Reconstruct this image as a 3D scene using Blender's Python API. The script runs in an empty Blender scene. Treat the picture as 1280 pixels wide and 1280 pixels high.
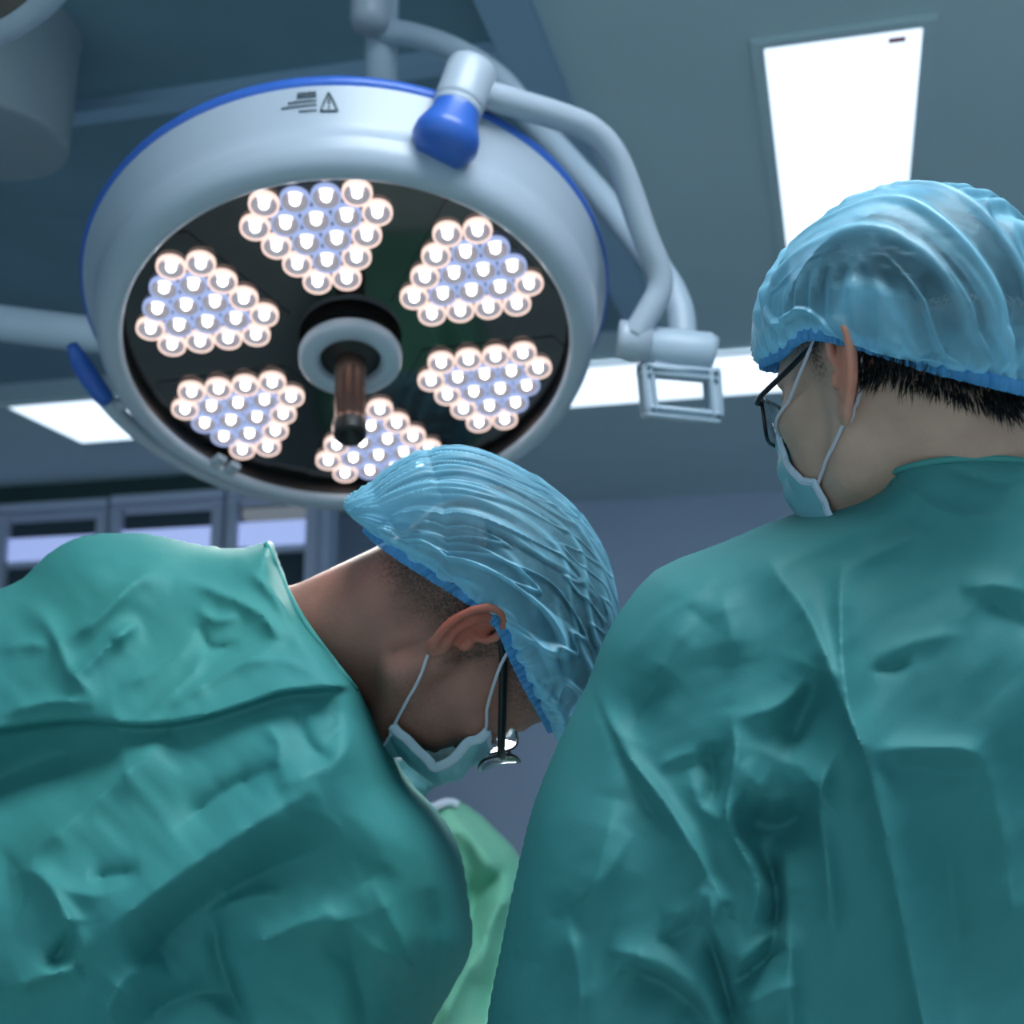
import bpy, math, random
import numpy as np
from mathutils import Matrix, Vector
random.seed(7)
RNG = np.random.default_rng(11)
PI = math.pi
# ------------------------------------------------------------------ camera frame
FPX = 1650.0
CAM = np.array([0.0, 0.0, 1.30])
PITCH = math.radians(12.7)
YAW = math.radians(14.1)
CR = np.array([math.cos(YAW), math.sin(YAW), 0.0])
HF = np.array([-math.sin(YAW), math.cos(YAW), 0.0])
CP, SP = math.cos(PITCH), math.sin(PITCH)
CF = HF * CP + np.array([0, 0, SP])
CU = -HF * SP + np.array([0, 0, CP])


SCALE = [1.0]      # size of the figure being built (1 = nominal)


def P(px, py, w):
    """world point seen at pixel px,py at depth w along the optical axis"""
    px = np.asarray(px, float); py = np.asarray(py, float); w = np.asarray(w, float) * SCALE[0]
    cx = (px - 640) / FPX; cy = (640 - py) / FPX
    return CAM + (cx * w)[..., None] * CR + (cy * w)[..., None] * CU + w[..., None] * CF


def G(px, py, g):
    """world point seen at px,py at horizontal distance g"""
    cy = (640 - np.asarray(py, float)) / FPX
    return P(px, py, np.asarray(g, float) / (CP - cy * SP))


def V3(r, u, t):
    """camera-space direction (right, up, toward the camera) to world"""
    return r * CR + u * CU - t * CF


def proj(p):
    d = np.asarray(p) - CAM
    w = d @ CF
    return 640 + FPX * (d @ CR) / w, 640 - FPX * (d @ CU) / w, w


def on_z(px, py, z):
    d = P(px, py, 1.0) - CAM
    return CAM + d * ((z - CAM[2]) / d[2])


def on_y(px, py, y):
    d = P(px, py, 1.0) - CAM
    return CAM + d * ((y - CAM[1]) / d[1])


def unit(v):
    v = np.asarray(v, float); return v / np.linalg.norm(v)


# ------------------------------------------------------------------ object helpers
OFF = {}
SC = bpy.context.scene


def link(o): SC.collection.objects.link(o)


def tag(o, label=None, cat=None, group=None, kind=None):
    if label: o['label'] = label
    if cat: o['category'] = cat
    if group: o['group'] = group
    if kind: o['kind'] = kind
    return o


def empty(name, loc, label, cat, group=None):
    o = bpy.data.objects.new(name, None); link(o)
    o.location = [float(c) for c in loc]; o.empty_display_size = .05
    OFF[o.name] = np.array(loc, float)
    return tag(o, label, cat, group)


def mk(name, verts, faces, mats, parent=None, smooth=True, fmat=None, label=None):
    off = OFF[parent.name] if parent is not None else np.zeros(3)
    me = bpy.data.meshes.new(name)
    v = np.asarray(verts, float) - off
    if isinstance(faces, np.ndarray):
        faces = faces.tolist()
    me.from_pydata(v.tolist(), [], faces)
    if not isinstance(mats, (list, tuple)): mats = [mats]
    for m in mats: me.materials.append(m)
    me.polygons.foreach_set('use_smooth', [bool(smooth)] * len(me.polygons))
    if fmat is not None: me.polygons.foreach_set('material_index', list(map(int, fmat)))
    me.validate(); me.update()
    o = bpy.data.objects.new(name, me); link(o)
    OFF[o.name] = off
    if parent is not None: o.parent = parent
    if label: o['label'] = label
    return o


def attr(o, name, vals):
    a = o.data.attributes.new(name, 'FLOAT', 'POINT')
    a.data.foreach_set('value', np.asarray(vals, np.float32))


class MB:
    """collects pieces of one mesh"""
    def __init__(self): self.v = []; self.f = []; self.m = []; self.n = 0

    def add(self, v, f, m=0):
        v = np.asarray(v, float)
        self.v.append(v)
        for q in (f.tolist() if isinstance(f, np.ndarray) else f):
            self.f.append([i + self.n for i in q]); self.m.append(m)
        self.n += len(v); return self

    def obj(self, name, mats, parent=None, smooth=True, label=None):
        return mk(name, np.concatenate(self.v), self.f, mats, parent, smooth, self.m, label)


def box(c0, c1, bev=0.0):
    a = np.minimum(c0, c1); b = np.maximum(c0, c1)
    return obox((a + b) / 2, np.array([1, 0, 0]), np.array([0, 1, 0]), np.array([0, 0, 1]), (b - a) / 2, bev)


def obox(c, ax, ay, az, h, bev=0.0):
    """oriented box, edges bevelled by stacking inset rings"""
    c = np.asarray(c, float); h = np.asarray(h, float)
    ax, ay, az = map(unit, (ax, ay, az))
    b = min(bev, .9 * h.min())
    if b <= 0:
        s = [(-1, -1, -1), (1, -1, -1), (1, 1, -1), (-1, 1, -1), (-1, -1, 1), (1, -1, 1), (1, 1, 1), (-1, 1, 1)]
        v = [c + x * h[0] * ax + y * h[1] * ay + z * h[2] * az for x, y, z in s]
        return v, [(0, 3, 2, 1), (4, 5, 6, 7), (0, 1, 5, 4), (1, 2, 6, 5), (2, 3, 7, 6), (3, 0, 4, 7)]
    n = 4; rings = []
    lv = []
    for k in range(n + 1):
        t = k / n * PI / 2
        lv.append((-h[2] + b * (1 - math.sin(t)), b * (1 - math.cos(t))))
    lv += [(-z, i) for z, i in reversed(lv)]
    for z, ins in lv:
        ring = []
        for q in range(4):
            sx = (1, -1, -1, 1)[q]; sy = (1, 1, -1, -1)[q]
            for k in range(n + 1):
                t = q * PI / 2 + k / n * PI / 2
                r = b - ins
                ring.append(c + ax * (sx * (h[0] - b) + r * math.cos(t)) + ay * (sy * (h[1] - b) + r * math.sin(t)) + az * z)
        rings.append(ring)
    return loft(rings, True, True)


def loft(rings, cap0=False, cap1=False, closed=True):
    m = len(rings[0]); v = np.array([p for r in rings for p in r]); f = []
    for i in range(len(rings) - 1):
        for j in range(m if closed else m - 1):
            a = i * m + j; b = i * m + (j + 1) % m
            f.append((a, b, b + m, a + m))
    if cap0: f.append(tuple(range(m - 1, -1, -1)))
    if cap1: k = (len(rings) - 1) * m; f.append(tuple(range(k, k + m)))
    return v, f


def frame_of(n):
    n = unit(n); a = np.array([0, 0, 1.0]) if abs(n[2]) < .9 else np.array([1.0, 0, 0])
    x = unit(np.cross(a, n)); return x, np.cross(n, x), n


def lathe(c, n, prof, seg=48, x=None):
    """prof: (radius, height along n)"""
    X, Y, N = frame_of(n)
    t = np.linspace(0, 2 * PI, seg, endpoint=False)
    rings = [c + N * h + r * (np.cos(t)[:, None] * X + np.sin(t)[:, None] * Y) for r, h in prof]
    return loft(rings, prof[0][0] > 1e-6 and False, False)


def smooth_path(pts, n=8):
    pts = np.asarray(pts, float); q = np.vstack([2 * pts[0] - pts[1], pts, 2 * pts[-1] - pts[-2]]); out = []
    for i in range(1, len(q) - 2):
        for k in range(n):
            t = k / n
            out.append(.5 * ((2 * q[i]) + (q[i + 1] - q[i - 1]) * t + (2 * q[i - 1] - 5 * q[i] + 4 * q[i + 1] - q[i + 2]) * t * t + (3 * q[i] - q[i - 1] - 3 * q[i + 1] + q[i + 2]) * t ** 3))
    out.append(q[-2]); return np.array(out)


def tube(pts, rad, seg=12, caps=True, flat=None):
    """flat: (direction, factor) squashes the section along a direction"""
    pts = np.asarray(pts, float); n = len(pts)
    rad = np.full(n, rad, float) if np.isscalar(rad) else np.interp(np.linspace(0, 1, n), np.linspace(0, 1, len(rad)), rad)
    T = np.gradient(pts, axis=0); T /= np.linalg.norm(T, axis=1)[:, None]
    x, y, _ = frame_of(T[0]); rings = []
    th = np.linspace(0, 2 * PI, seg, endpoint=False)
    for i in range(n):
        x = unit(x - T[i] * (x @ T[i])); y = np.cross(T[i], x)
        d = rad[i] * (np.cos(th)[:, None] * x + np.sin(th)[:, None] * y)
        if flat is not None:
            fd = unit(flat[0]); d = d - (1 - flat[1]) * (d @ fd)[:, None] * fd
        rings.append(pts[i] + d)
    return loft(rings, caps, caps)


# ------------------------------------------------------------------ numpy noise
def vnoise(x, y, seed=0):
    x = np.asarray(x, float); y = np.asarray(y, float)
    r = np.random.default_rng(seed); tab = r.uniform(-1, 1, (64, 64))
    xi = np.floor(x).astype(int); yi = np.floor(y).astype(int); fx = x - xi; fy = y - yi
    fx = fx * fx * fx * (fx * (fx * 6 - 15) + 10); fy = fy * fy * fy * (fy * (fy * 6 - 15) + 10)
    a = tab[xi % 64, yi % 64]; b = tab[(xi + 1) % 64, yi % 64]; c = tab[xi % 64, (yi + 1) % 64]; d = tab[(xi + 1) % 64, (yi + 1) % 64]
    return (a * (1 - fx) + b * fx) * (1 - fy) + (c * (1 - fx) + d * fx) * fy


def fbm(x, y, seed=0, o=3):
    s = 0; a = 1.0
    for k in range(o):
        s = s + a * vnoise(x * 2 ** k + 3.1 * k, y * 2 ** k + 7.7 * k, seed + k); a *= .5
    return s


def ridged(x, y, seed=0, o=2):
    s = 0; a = 1.0
    for k in range(o):
        s = s + a * (1 - np.abs(vnoise(x * 2 ** k, y * 2 ** k, seed + k)) * 2); a *= .5
    return s


# ------------------------------------------------------------------ surface nets
def surface_nets(F, xs, ys, zs):
    """zero surface of F (negative inside) on a rectilinear grid; returns verts in grid coordinates and quads"""
    nx, ny, nz = F.shape
    ins = F < 0
    c = np.zeros((nx - 1, ny - 1, nz - 1), np.int8)
    for i in (0, 1):
        for j in (0, 1):
            for k in (0, 1):
                c += ins[i:nx - 1 + i, j:ny - 1 + j, k:nz - 1 + k]
    act = (c > 0) & (c < 8)
    ii, jj, kk = np.nonzero(act)
    idx = -np.ones(act.shape, np.int64); idx[ii, jj, kk] = np.arange(len(ii))
    acc = np.zeros((len(ii), 3)); cnt = np.zeros(len(ii))
    corners = [(i, j, k) for i in (0, 1) for j in (0, 1) for k in (0, 1)]
    val = {q: F[ii + q[0], jj + q[1], kk + q[2]].astype(float) for q in corners}
    for a in corners:
        for ax in range(3):
            if a[ax] == 1: continue
            b = list(a); b[ax] = 1; b = tuple(b)
            va, vb = val[a], val[b]; m = (va < 0) != (vb < 0)
            t = np.where(m, va / np.where(m, va - vb, 1), 0)
            for d in range(3):
                acc[:, d] += np.where(m, a[d] + (t if d == ax else 0), 0)
            cnt += m
    acc /= cnt[:, None]
    g = [xs, ys, zs]; ind = [ii, jj, kk]; v = np.zeros_like(acc)
    for d in range(3):
        A = np.asarray(g[d], float); v[:, d] = A[ind[d]] + acc[:, d] * (A[ind[d] + 1] - A[ind[d]])
    quads = []
    s = ins
    # x edges
    for ax in range(3):
        if ax == 0:
            e = s[:-1, 1:-1, 1:-1] != s[1:, 1:-1, 1:-1]; i, j, k = np.nonzero(e); j = j + 1; k = k + 1
            q = [idx[i, j - 1, k - 1], idx[i, j, k - 1], idx[i, j, k], idx[i, j - 1, k]]; sg = s[i, j, k]
        elif ax == 1:
            e = s[1:-1, :-1, 1:-1] != s[1:-1, 1:, 1:-1]; i, j, k = np.nonzero(e); i = i + 1; k = k + 1
            q = [idx[i - 1, j, k - 1], idx[i - 1, j, k], idx[i, j, k], idx[i, j, k - 1]]; sg = s[i, j, k]
        else:
            e = s[1:-1, 1:-1, :-1] != s[1:-1, 1:-1, 1:]; i, j, k = np.nonzero(e); i = i + 1; j = j + 1
            q = [idx[i - 1, j - 1, k], idx[i, j - 1, k], idx[i, j, k], idx[i - 1, j, k]]; sg = s[i, j, k]
        q = np.stack(q, 1)
        q[~sg] = q[~sg][:, ::-1]
        quads.append(q)
    return v, np.concatenate(quads)


def relax(v, q, n, lam):
    for _ in range(n):
        acc = np.zeros_like(v); cnt = np.zeros(len(v))
        for k in range(4):
            a, b = q[:, k], q[:, (k + 1) % 4]
            for d in range(3): acc[:, d] += np.bincount(a, v[b, d], len(v)) + np.bincount(b, v[a, d], len(v))
            cnt += np.bincount(a, minlength=len(v)) + np.bincount(b, minlength=len(v))
        v = v + lam * (acc / cnt[:, None] - v)
    return v


# ------------------------------------------------------------------ SDF pieces
def smin(a, b, k):
    h = np.clip(.5 + .5 * (b - a) / k, 0, 1)
    return b + (a - b) * h - k * h * (1 - h)


def smax(a, b, k): return -smin(-a, -b, k)


def ell(p, c, r):
    x = (p[0] - c[0]) / r[0]; y = (p[1] - c[1]) / r[1]; z = (p[2] - c[2]) / r[2]
    k0 = np.sqrt(x * x + y * y + z * z)
    k1 = np.sqrt((x / r[0]) ** 2 + (y / r[1]) ** 2 + (z / r[2]) ** 2) + 1e-6
    return k0 * (k0 - 1) / k1


def cone(p, a, b, ra, rb):
    a = np.asarray(a, float); b = np.asarray(b, float); ab = b - a; L = ab @ ab
    t = np.clip(((p[0] - a[0]) * ab[0] + (p[1] - a[1]) * ab[1] + (p[2] - a[2]) * ab[2]) / L, 0, 1)
    return np.sqrt((p[0] - a[0] - ab[0] * t) ** 2 + (p[1] - a[1] - ab[1] * t) ** 2 + (p[2] - a[2] - ab[2] * t) ** 2) - (ra + (rb - ra) * t)


# ------------------------------------------------------------------ materials
def srgb(r, g, b):
    return tuple(((c / 255 / 12.92) if c / 255 <= .04045 else ((c / 255 + .055) / 1.055) ** 2.4) for c in (r, g, b)) + (1,)


def mat(name, col, rough=.5, metal=0, spec=.5, noise=0, nscale=20, bump=0, bscale=200, emis=None, estr=0, coat=0, sss=0, trans=0, sheen=0, col2=None):
    m = bpy.data.materials.new(name); m.use_nodes = True
    nt = m.node_tree; b = nt.nodes['Principled BSDF']
    b.inputs['Base Color'].default_value = col; b.inputs['Roughness'].default_value = rough
    b.inputs['Metallic'].default_value = metal; b.inputs['Specular IOR Level'].default_value = spec
    b.inputs['Coat Weight'].default_value = coat
    b.inputs['Sheen Weight'].default_value = sheen
    if trans: b.inputs['Transmission Weight'].default_value = trans
    if sss:
        b.inputs['Subsurface Weight'].default_value = sss; b.inputs['Subsurface Radius'].default_value = (1, .35, .2); b.inputs['Subsurface Scale'].default_value = .006
    if emis: b.inputs['Emission Color'].default_value = emis; b.inputs['Emission Strength'].default_value = estr
    tc = nt.nodes.new('ShaderNodeTexCoord')
    n = nt.nodes.new('ShaderNodeTexNoise'); n.inputs['Scale'].default_value = nscale; n.inputs['Detail'].default_value = 4
    nt.links.new(tc.outputs['Object'], n.inputs['Vector'])
    mx = nt.nodes.new('ShaderNodeMix'); mx.data_type = 'RGBA'
    c2 = col2 or tuple(c * (1 - noise) for c in col[:3]) + (1,)
    mx.inputs[6].default_value = col; mx.inputs[7].default_value = c2
    rp = nt.nodes.new('ShaderNodeMapRange'); rp.inputs[1].default_value = .35; rp.inputs[2].default_value = .65
    nt.links.new(n.outputs['Fac'], rp.inputs[0]); nt.links.new(rp.outputs[0], mx.inputs[0])
    nt.links.new(mx.outputs[2], b.inputs['Base Color'])
    if bump:
        n2 = nt.nodes.new('ShaderNodeTexNoise'); n2.inputs['Scale'].default_value = bscale; n2.inputs['Detail'].default_value = 3
        nt.links.new(tc.outputs['Object'], n2.inputs['Vector'])
        bp = nt.nodes.new('ShaderNodeBump'); bp.inputs['Strength'].default_value = bump; bp.inputs['Distance'].default_value = .002
        nt.links.new(n2.outputs['Fac'], bp.inputs['Height']); nt.links.new(bp.outputs[0], b.inputs['Normal'])
    return m


def emit(name, col, s):
    m = bpy.data.materials.new(name); m.use_nodes = True; nt = m.node_tree; nt.nodes.clear()
    e = nt.nodes.new('ShaderNodeEmission'); e.inputs[0].default_value = col; e.inputs[1].default_value = s
    o = nt.nodes.new('ShaderNodeOutputMaterial'); nt.links.new(e.outputs[0], o.inputs[0]); return m


def gown_mat(name, col, col2):
    """non-woven cloth: faint weave and creasing, a little light passes through"""
    m = mat(name, col, rough=.62, spec=.25, col2=col2, nscale=5)
    nt = m.node_tree; b = nt.nodes['Principled BSDF']; tc = nt.nodes['Texture Coordinate']
    w = nt.nodes.new('ShaderNodeTexNoise'); w.inputs['Scale'].default_value = 60; w.inputs['Detail'].default_value = 5; w.inputs['Distortion'].default_value = .6
    mp = nt.nodes.new('ShaderNodeMapping'); mp.inputs['Scale'].default_value = (1, 1, .35); mp.inputs['Rotation'].default_value = (.5, .4, .3)
    nt.links.new(tc.outputs['Object'], mp.inputs[0]); nt.links.new(mp.outputs[0], w.inputs['Vector'])
    f = nt.nodes.new('ShaderNodeTexNoise'); f.inputs['Scale'].default_value = 900
    nt.links.new(tc.outputs['Object'], f.inputs['Vector'])
    b1 = nt.nodes.new('ShaderNodeBump'); b1.inputs['Strength'].default_value = .10; b1.inputs['Distance'].default_value = .003
    b2 = nt.nodes.new('ShaderNodeBump'); b2.inputs['Strength'].default_value = .12; b2.inputs['Distance'].default_value = .001
    nt.links.new(w.outputs['Fac'], b1.inputs['Height']); nt.links.new(f.outputs['Fac'], b2.inputs['Height'])
    nt.links.new(b1.outputs[0], b2.inputs['Normal']); nt.links.new(b2.outputs[0], b.inputs['Normal'])
    return m


def sheer(name, col, alpha_lo, alpha_hi, rough=.4, scale=40, ks=1.0):
    """thin non-woven sheet: partly see-through, partly translucent"""
    m = bpy.data.materials.new(name); m.use_nodes = True; nt = m.node_tree; L = nt.links.new
    b = nt.nodes['Principled BSDF']; out = nt.nodes['Material Output']
    b.inputs['Base Color'].default_value = col; b.inputs['Roughness'].default_value = rough; b.inputs['Specular IOR Level'].default_value = .6
    tr = nt.nodes.new('ShaderNodeBsdfTranslucent'); tr.inputs[0].default_value = col
    tp = nt.nodes.new('ShaderNodeBsdfTransparent'); tp.inputs[0].default_value = tuple(.55 + .45 * c for c in col[:3]) + (1,)
    m1 = nt.nodes.new('ShaderNodeMixShader'); m1.inputs[0].default_value = .22
    L(b.outputs[0], m1.inputs[1]); L(tr.outputs[0], m1.inputs[2])
    m2 = nt.nodes.new('ShaderNodeMixShader'); L(tp.outputs[0], m2.inputs[1]); L(m1.outputs[0], m2.inputs[2])
    tc = nt.nodes.new('ShaderNodeTexCoord'); n = nt.nodes.new('ShaderNodeTexNoise'); n.inputs['Scale'].default_value = scale; n.inputs['Detail'].default_value = 4
    L(tc.outputs['Object'], n.inputs['Vector'])
    lw = nt.nodes.new('ShaderNodeLayerWeight'); lw.inputs[0].default_value = .35
    ad = nt.nodes.new('ShaderNodeMath'); ad.operation = 'ADD'
    mr = nt.nodes.new('ShaderNodeMapRange'); mr.inputs[1].default_value = .3; mr.inputs[2].default_value = .7
    mr.inputs[3].default_value = alpha_lo; mr.inputs[4].default_value = alpha_hi
    L(n.outputs['Fac'], mr.inputs[0]); mu = nt.nodes.new('ShaderNodeMath'); mu.operation = 'MULTIPLY'; mu.inputs[1].default_value = .5
    L(lw.outputs['Facing'], mu.inputs[0]); L(mu.outputs[0], ad.inputs[0]); L(mr.outputs[0], ad.inputs[1]); ad.use_clamp = True
    da = nt.nodes.new('ShaderNodeAttribute'); da.attribute_name = 'layers'
    a2 = nt.nodes.new('ShaderNodeMath'); a2.operation = 'ADD'; a2.use_clamp = True; L(ad.outputs[0], a2.inputs[0]); L(da.outputs['Fac'], a2.inputs[1])
    L(a2.outputs[0], m2.inputs[0]); L(m2.outputs[0], out.inputs[0])
    f = nt.nodes.new('ShaderNodeTexNoise'); f.inputs['Scale'].default_value = 160; f.inputs['Detail'].default_value = 4
    L(tc.outputs['Object'], f.inputs['Vector'])
    bp = nt.nodes.new('ShaderNodeBump'); bp.inputs['Strength'].default_value = .25 * ks; bp.inputs['Distance'].default_value = .002
    L(f.outputs['Fac'], bp.inputs['Height']); L(bp.outputs[0], b.inputs['Normal'])
    return m


def skin_mat(name, col, stub):
    """skin with an attribute 'stubble' that blends in short dark hair"""
    m = mat(name, col, rough=.5, spec=.4, noise=.18, nscale=28, sss=.25)
    nt = m.node_tree; b = nt.nodes['Principled BSDF']; L = nt.links.new
    at = nt.nodes.new('ShaderNodeAttribute'); at.attribute_name = 'stubble'
    red = nt.nodes.new('ShaderNodeAttribute'); red.attribute_name = 'blush'
    tc = nt.nodes['Texture Coordinate']
    n = nt.nodes.new('ShaderNodeTexNoise'); n.inputs['Scale'].default_value = 420; n.inputs['Detail'].default_value = 2; L(tc.outputs['Object'], n.inputs['Vector'])
    mr = nt.nodes.new('ShaderNodeMapRange'); mr.inputs[1].default_value = .35; mr.inputs[2].default_value = .6; mr.inputs[3].default_value = .45; mr.inputs[4].default_value = 1.0
    L(n.outputs['Fac'], mr.inputs[0])
    mu = nt.nodes.new('ShaderNodeMath'); mu.operation = 'MULTIPLY'; L(at.outputs['Fac'], mu.inputs[0]); L(mr.outputs[0], mu.inputs[1])
    base = b.inputs['Base Color'].links[0].from_socket
    m0 = nt.nodes.new('ShaderNodeMix'); m0.data_type = 'RGBA'; m0.inputs[7].default_value = (col[0] * 1.15, col[1] * .55, col[2] * .45, 1)
    L(red.outputs['Fac'], m0.inputs[0]); L(base, m0.inputs[6])
    m1 = nt.nodes.new('ShaderNodeMix'); m1.data_type = 'RGBA'; m1.inputs[7].default_value = stub
    L(mu.outputs[0], m1.inputs[0]); L(m0.outputs[2], m1.inputs[6]); L(m1.outputs[2], b.inputs['Base Color'])
    n2 = nt.nodes.new('ShaderNodeTexNoise'); n2.inputs['Scale'].default_value = 350; L(tc.outputs['Object'], n2.inputs['Vector'])
    bp = nt.nodes.new('ShaderNodeBump'); bp.inputs['Strength'].default_value = .25; bp.inputs['Distance'].default_value = .001
    L(n2.outputs['Fac'], bp.inputs['Height']); L(bp.outputs[0], b.inputs['Normal'])
    return m


M = {}
M['ceil'] = mat('ceiling_paint', srgb(208, 226, 232), .6, noise=.05, nscale=1.5)
M['ceil_dark'] = mat('ceiling_panel', srgb(120, 152, 166), .45, noise=.1, nscale=3)
M['beam'] = mat('ceiling_beam', srgb(160, 188, 212), .5)
M['wall'] = mat('wall_paint', srgb(205, 215, 238), .7, noise=.05, nscale=2)
M['soffit'] = mat('soffit_paint', srgb(52, 76, 74), .7)
M['floor'] = mat('floor_vinyl', srgb(205, 222, 222), .4, noise=.1)
M['white'] = mat('white_enamel', srgb(168, 180, 194), .34, spec=.5)
M['white2'] = mat('cool_white_enamel', srgb(166, 184, 200), .4)
M['blue'] = mat('blue_plastic', srgb(52, 100, 190), .35)
M['glassface'] = mat('dark_light_face', srgb(14, 13, 14), .07, spec=.8, coat=.6)
M['dark'] = mat('black_rubber', srgb(12, 13, 15), .45)
M['handle'] = mat('bronze_metal', srgb(120, 92, 82), .25, metal=.8)
M['ink'] = mat('label_ink', srgb(60, 80, 90), .6)
M['lens_dark'] = mat('lens_bowl', srgb(120, 120, 130), .15, metal=.6, emis=srgb(225, 215, 225), estr=.28)
M['led_core'] = emit('led_core_light', (1, .97, .95, 1), 9.0)
M['led_warm'] = emit('led_warm_ring', (1.0, .74, .66, 1), 1.2)
M['led_cool'] = emit('led_cool_ring', (.45, .58, 1.0, 1), .8)
M['panel'] = emit('ceiling_light_diffuser', (.70, .84, 1.0, 1), 1.6)
M['panel_added'] = emit('added_panel_light', (.84, .93, 1.0, 1), 15)  # for the added unseen panels that carry most light on the surgeons
M['gownA'] = gown_mat('green_gown_cloth', srgb(66, 142, 137), srgb(58, 134, 135))
M['gownB'] = gown_mat('teal_gown_cloth', srgb(68, 136, 137), srgb(58, 130, 131))
M['gownC'] = gown_mat('pale_green_gown_cloth', srgb(130, 196, 168), srgb(112, 184, 158))
M['trim'] = gown_mat('gown_binding', srgb(74, 150, 145), srgb(68, 144, 140))
M['seam'] = mat('seam_thread', srgb(20, 95, 100), .7)
M['cap'] = sheer('blue_cap_nonwoven', srgb(142, 206, 230), .08, .26)
M['cap_band'] = sheer('blue_cap_elastic', srgb(92, 172, 226), .6, .85)
M['mask'] = sheer('mask_nonwoven', srgb(140, 205, 215), .85, .97)
M['mask_edge'] = mat('mask_binding', srgb(205, 215, 230), .6, bump=.4, bscale=400)
M['mask_in'] = mat('mask_inner', srgb(140, 165, 215), .7)
M['strap'] = mat('ear_elastic', srgb(205, 200, 210), .7)
M['skinA'] = skin_mat('tanned_skin', srgb(182, 124, 108), srgb(38, 32, 32))
M['skinB'] = skin_mat('light_skin', srgb(206, 168, 148), srgb(22, 20, 24))
M['hairA'] = mat('dark_brown_hair', srgb(30, 25, 24), .6, noise=.4, nscale=120)
M['hairT'] = mat('light_brown_hair', srgb(150, 120, 100), .5)
M['hairB'] = mat('black_hair', srgb(10, 10, 14), .4, noise=.3, nscale=150)
M['frame'] = mat('black_acetate', srgb(8, 8, 12), .3)
M['metal'] = mat('steel', srgb(190, 180, 190), .18, metal=1)
M['pane_glow'] = mat('pane_glow_strip', srgb(235, 240, 255), .7, emis=srgb(150, 165, 225), estr=.75)  # glow put into the material for the bright band in the panes
M['shoe'] = mat('clog_rubber', srgb(225, 230, 232), .5)
g_ = bpy.data.materials.new('spectacle_glass'); g_.use_nodes = True
_nt = g_.node_tree; _nt.nodes.clear()
_t = _nt.nodes.new('ShaderNodeBsdfTransparent'); _t.inputs[0].default_value = (.9, .93, .95, 1)
_g = _nt.nodes.new('ShaderNodeBsdfGlossy'); _g.inputs['Roughness'].default_value = .02
_m = _nt.nodes.new('ShaderNodeMixShader'); _fr = _nt.nodes.new('ShaderNodeFresnel'); _fr.inputs[0].default_value = 1.5
_o = _nt.nodes.new('ShaderNodeOutputMaterial')
_mu = _nt.nodes.new('ShaderNodeMath'); _mu.operation = 'MULTIPLY'; _mu.inputs[1].default_value = .45; _nt.links.new(_fr.outputs[0], _mu.inputs[0]); _nt.links.new(_mu.outputs[0], _m.inputs[0]); _nt.links.new(_t.outputs[0], _m.inputs[1]); _nt.links.new(_g.outputs[0], _m.inputs[2]); _nt.links.new(_m.outputs[0], _o.inputs[0])
M['glass'] = g_
M['pane'] = mat('window_pane_glass', srgb(44, 58, 66), .04, spec=1.0, coat=1)
M['winframe'] = mat('window_frame_paint', srgb(225, 230, 252), .4)

# ------------------------------------------------------------------ the room
CZ = 3.05
WY = float(on_z(1000, 612, CZ)[1])          # far wall
X0, X1, Y0 = -5.6, 3.9, -2.6


def quadobj(name, v, m, kind='structure', th=None):
    o = mk(name, v, [tuple(range(len(v)))] if th is None else th, m, smooth=False)
    o['kind'] = kind; return o


def slab(name, a, b, m):
    v, f = box(np.array(a, float), np.array(b, float)); o = mk(name, v, f, m, smooth=False); o['kind'] = 'structure'; return o


slab('floor', (X0, Y0, -.1), (X1, WY, 0), M['floor'])
slab('ceiling', (X0, Y0, CZ), (X1, WY, CZ + .1), M['ceil'])
slab('wall_far', (X0, WY, 0), (X1, WY + .1, CZ), M['wall'])
slab('wall_left', (X0 - .1, Y0, 0), (X0, WY, CZ), M['wall'])
slab('wall_right', (X1, Y0, 0), (X1 + .1, WY, CZ), M['wall'])
# dark ceiling panels to the left of the long beam, with cross battens
bx0 = float(on_z(612, 20, CZ)[0]); bx1 = float(on_z(674, 20, CZ)[0])
yb = [float(on_z(280, 112, CZ)[1]), float(on_z(280, 94, CZ)[1])]
slab('trim_1', (bx0, Y0, CZ - .05), (bx1, 4.6, CZ), M['beam'])
yA, yB = min(yb), max(yb)
slab('trim_2', (X0, yA, CZ - .045), (bx0, yB, CZ), M['beam'])
slab('trim_3', (X0, yB, CZ - .012), (bx0, 4.6, CZ), M['ceil_dark'])
slab('trim_4', (X0, Y0, CZ - .012), (bx0, yA, CZ), M['ceil_dark'])
print('ROOM', WY, bx0, bx1, yb)
# partition with windows on the left, its soffit band
PY_ = float(on_z(150, 600, CZ)[1]); px_ = float(on_y(412, 640, PY_)[0])
print('PART', PY_, px_)
slab('wall_partition', (X0, PY_, 0), (px_, PY_ + .12, CZ), M['wall'])
zs0 = float(on_y(150, 623, PY_)[2])
slab('trim_5', (X0, PY_ - .02, zs0), (px_, PY_, CZ), M['soffit'])


def ceiling_light(cs, label, group=None, pm='panel'):
    """cs: x0,x1,y0,y1 on the ceiling"""
    x0, x1, y0, y1 = cs
    r = empty('ceiling_light', ((x0 + x1) / 2, (y0 + y1) / 2, CZ), label, 'ceiling light', group)
    b = MB(); e = .03
    for a, c in (((x0 - e, y0 - e), (x1 + e, y0)), ((x0 - e, y1), (x1 + e, y1 + e)), ((x0 - e, y0), (x0, y1)), ((x1, y0), (x1 + e, y1))):
        b.add(*box(np.array([a[0], a[1], CZ - .014]), np.array([c[0], c[1], CZ - .0005])))
    b.obj('frame', M['ceil'], r, False)
    v, f = box(np.array([x0, y0, CZ - .010]), np.array([x1, y1, CZ - .001]))
    mk('diffuser', v, f, M[pm], r, False)
    return r


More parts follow.
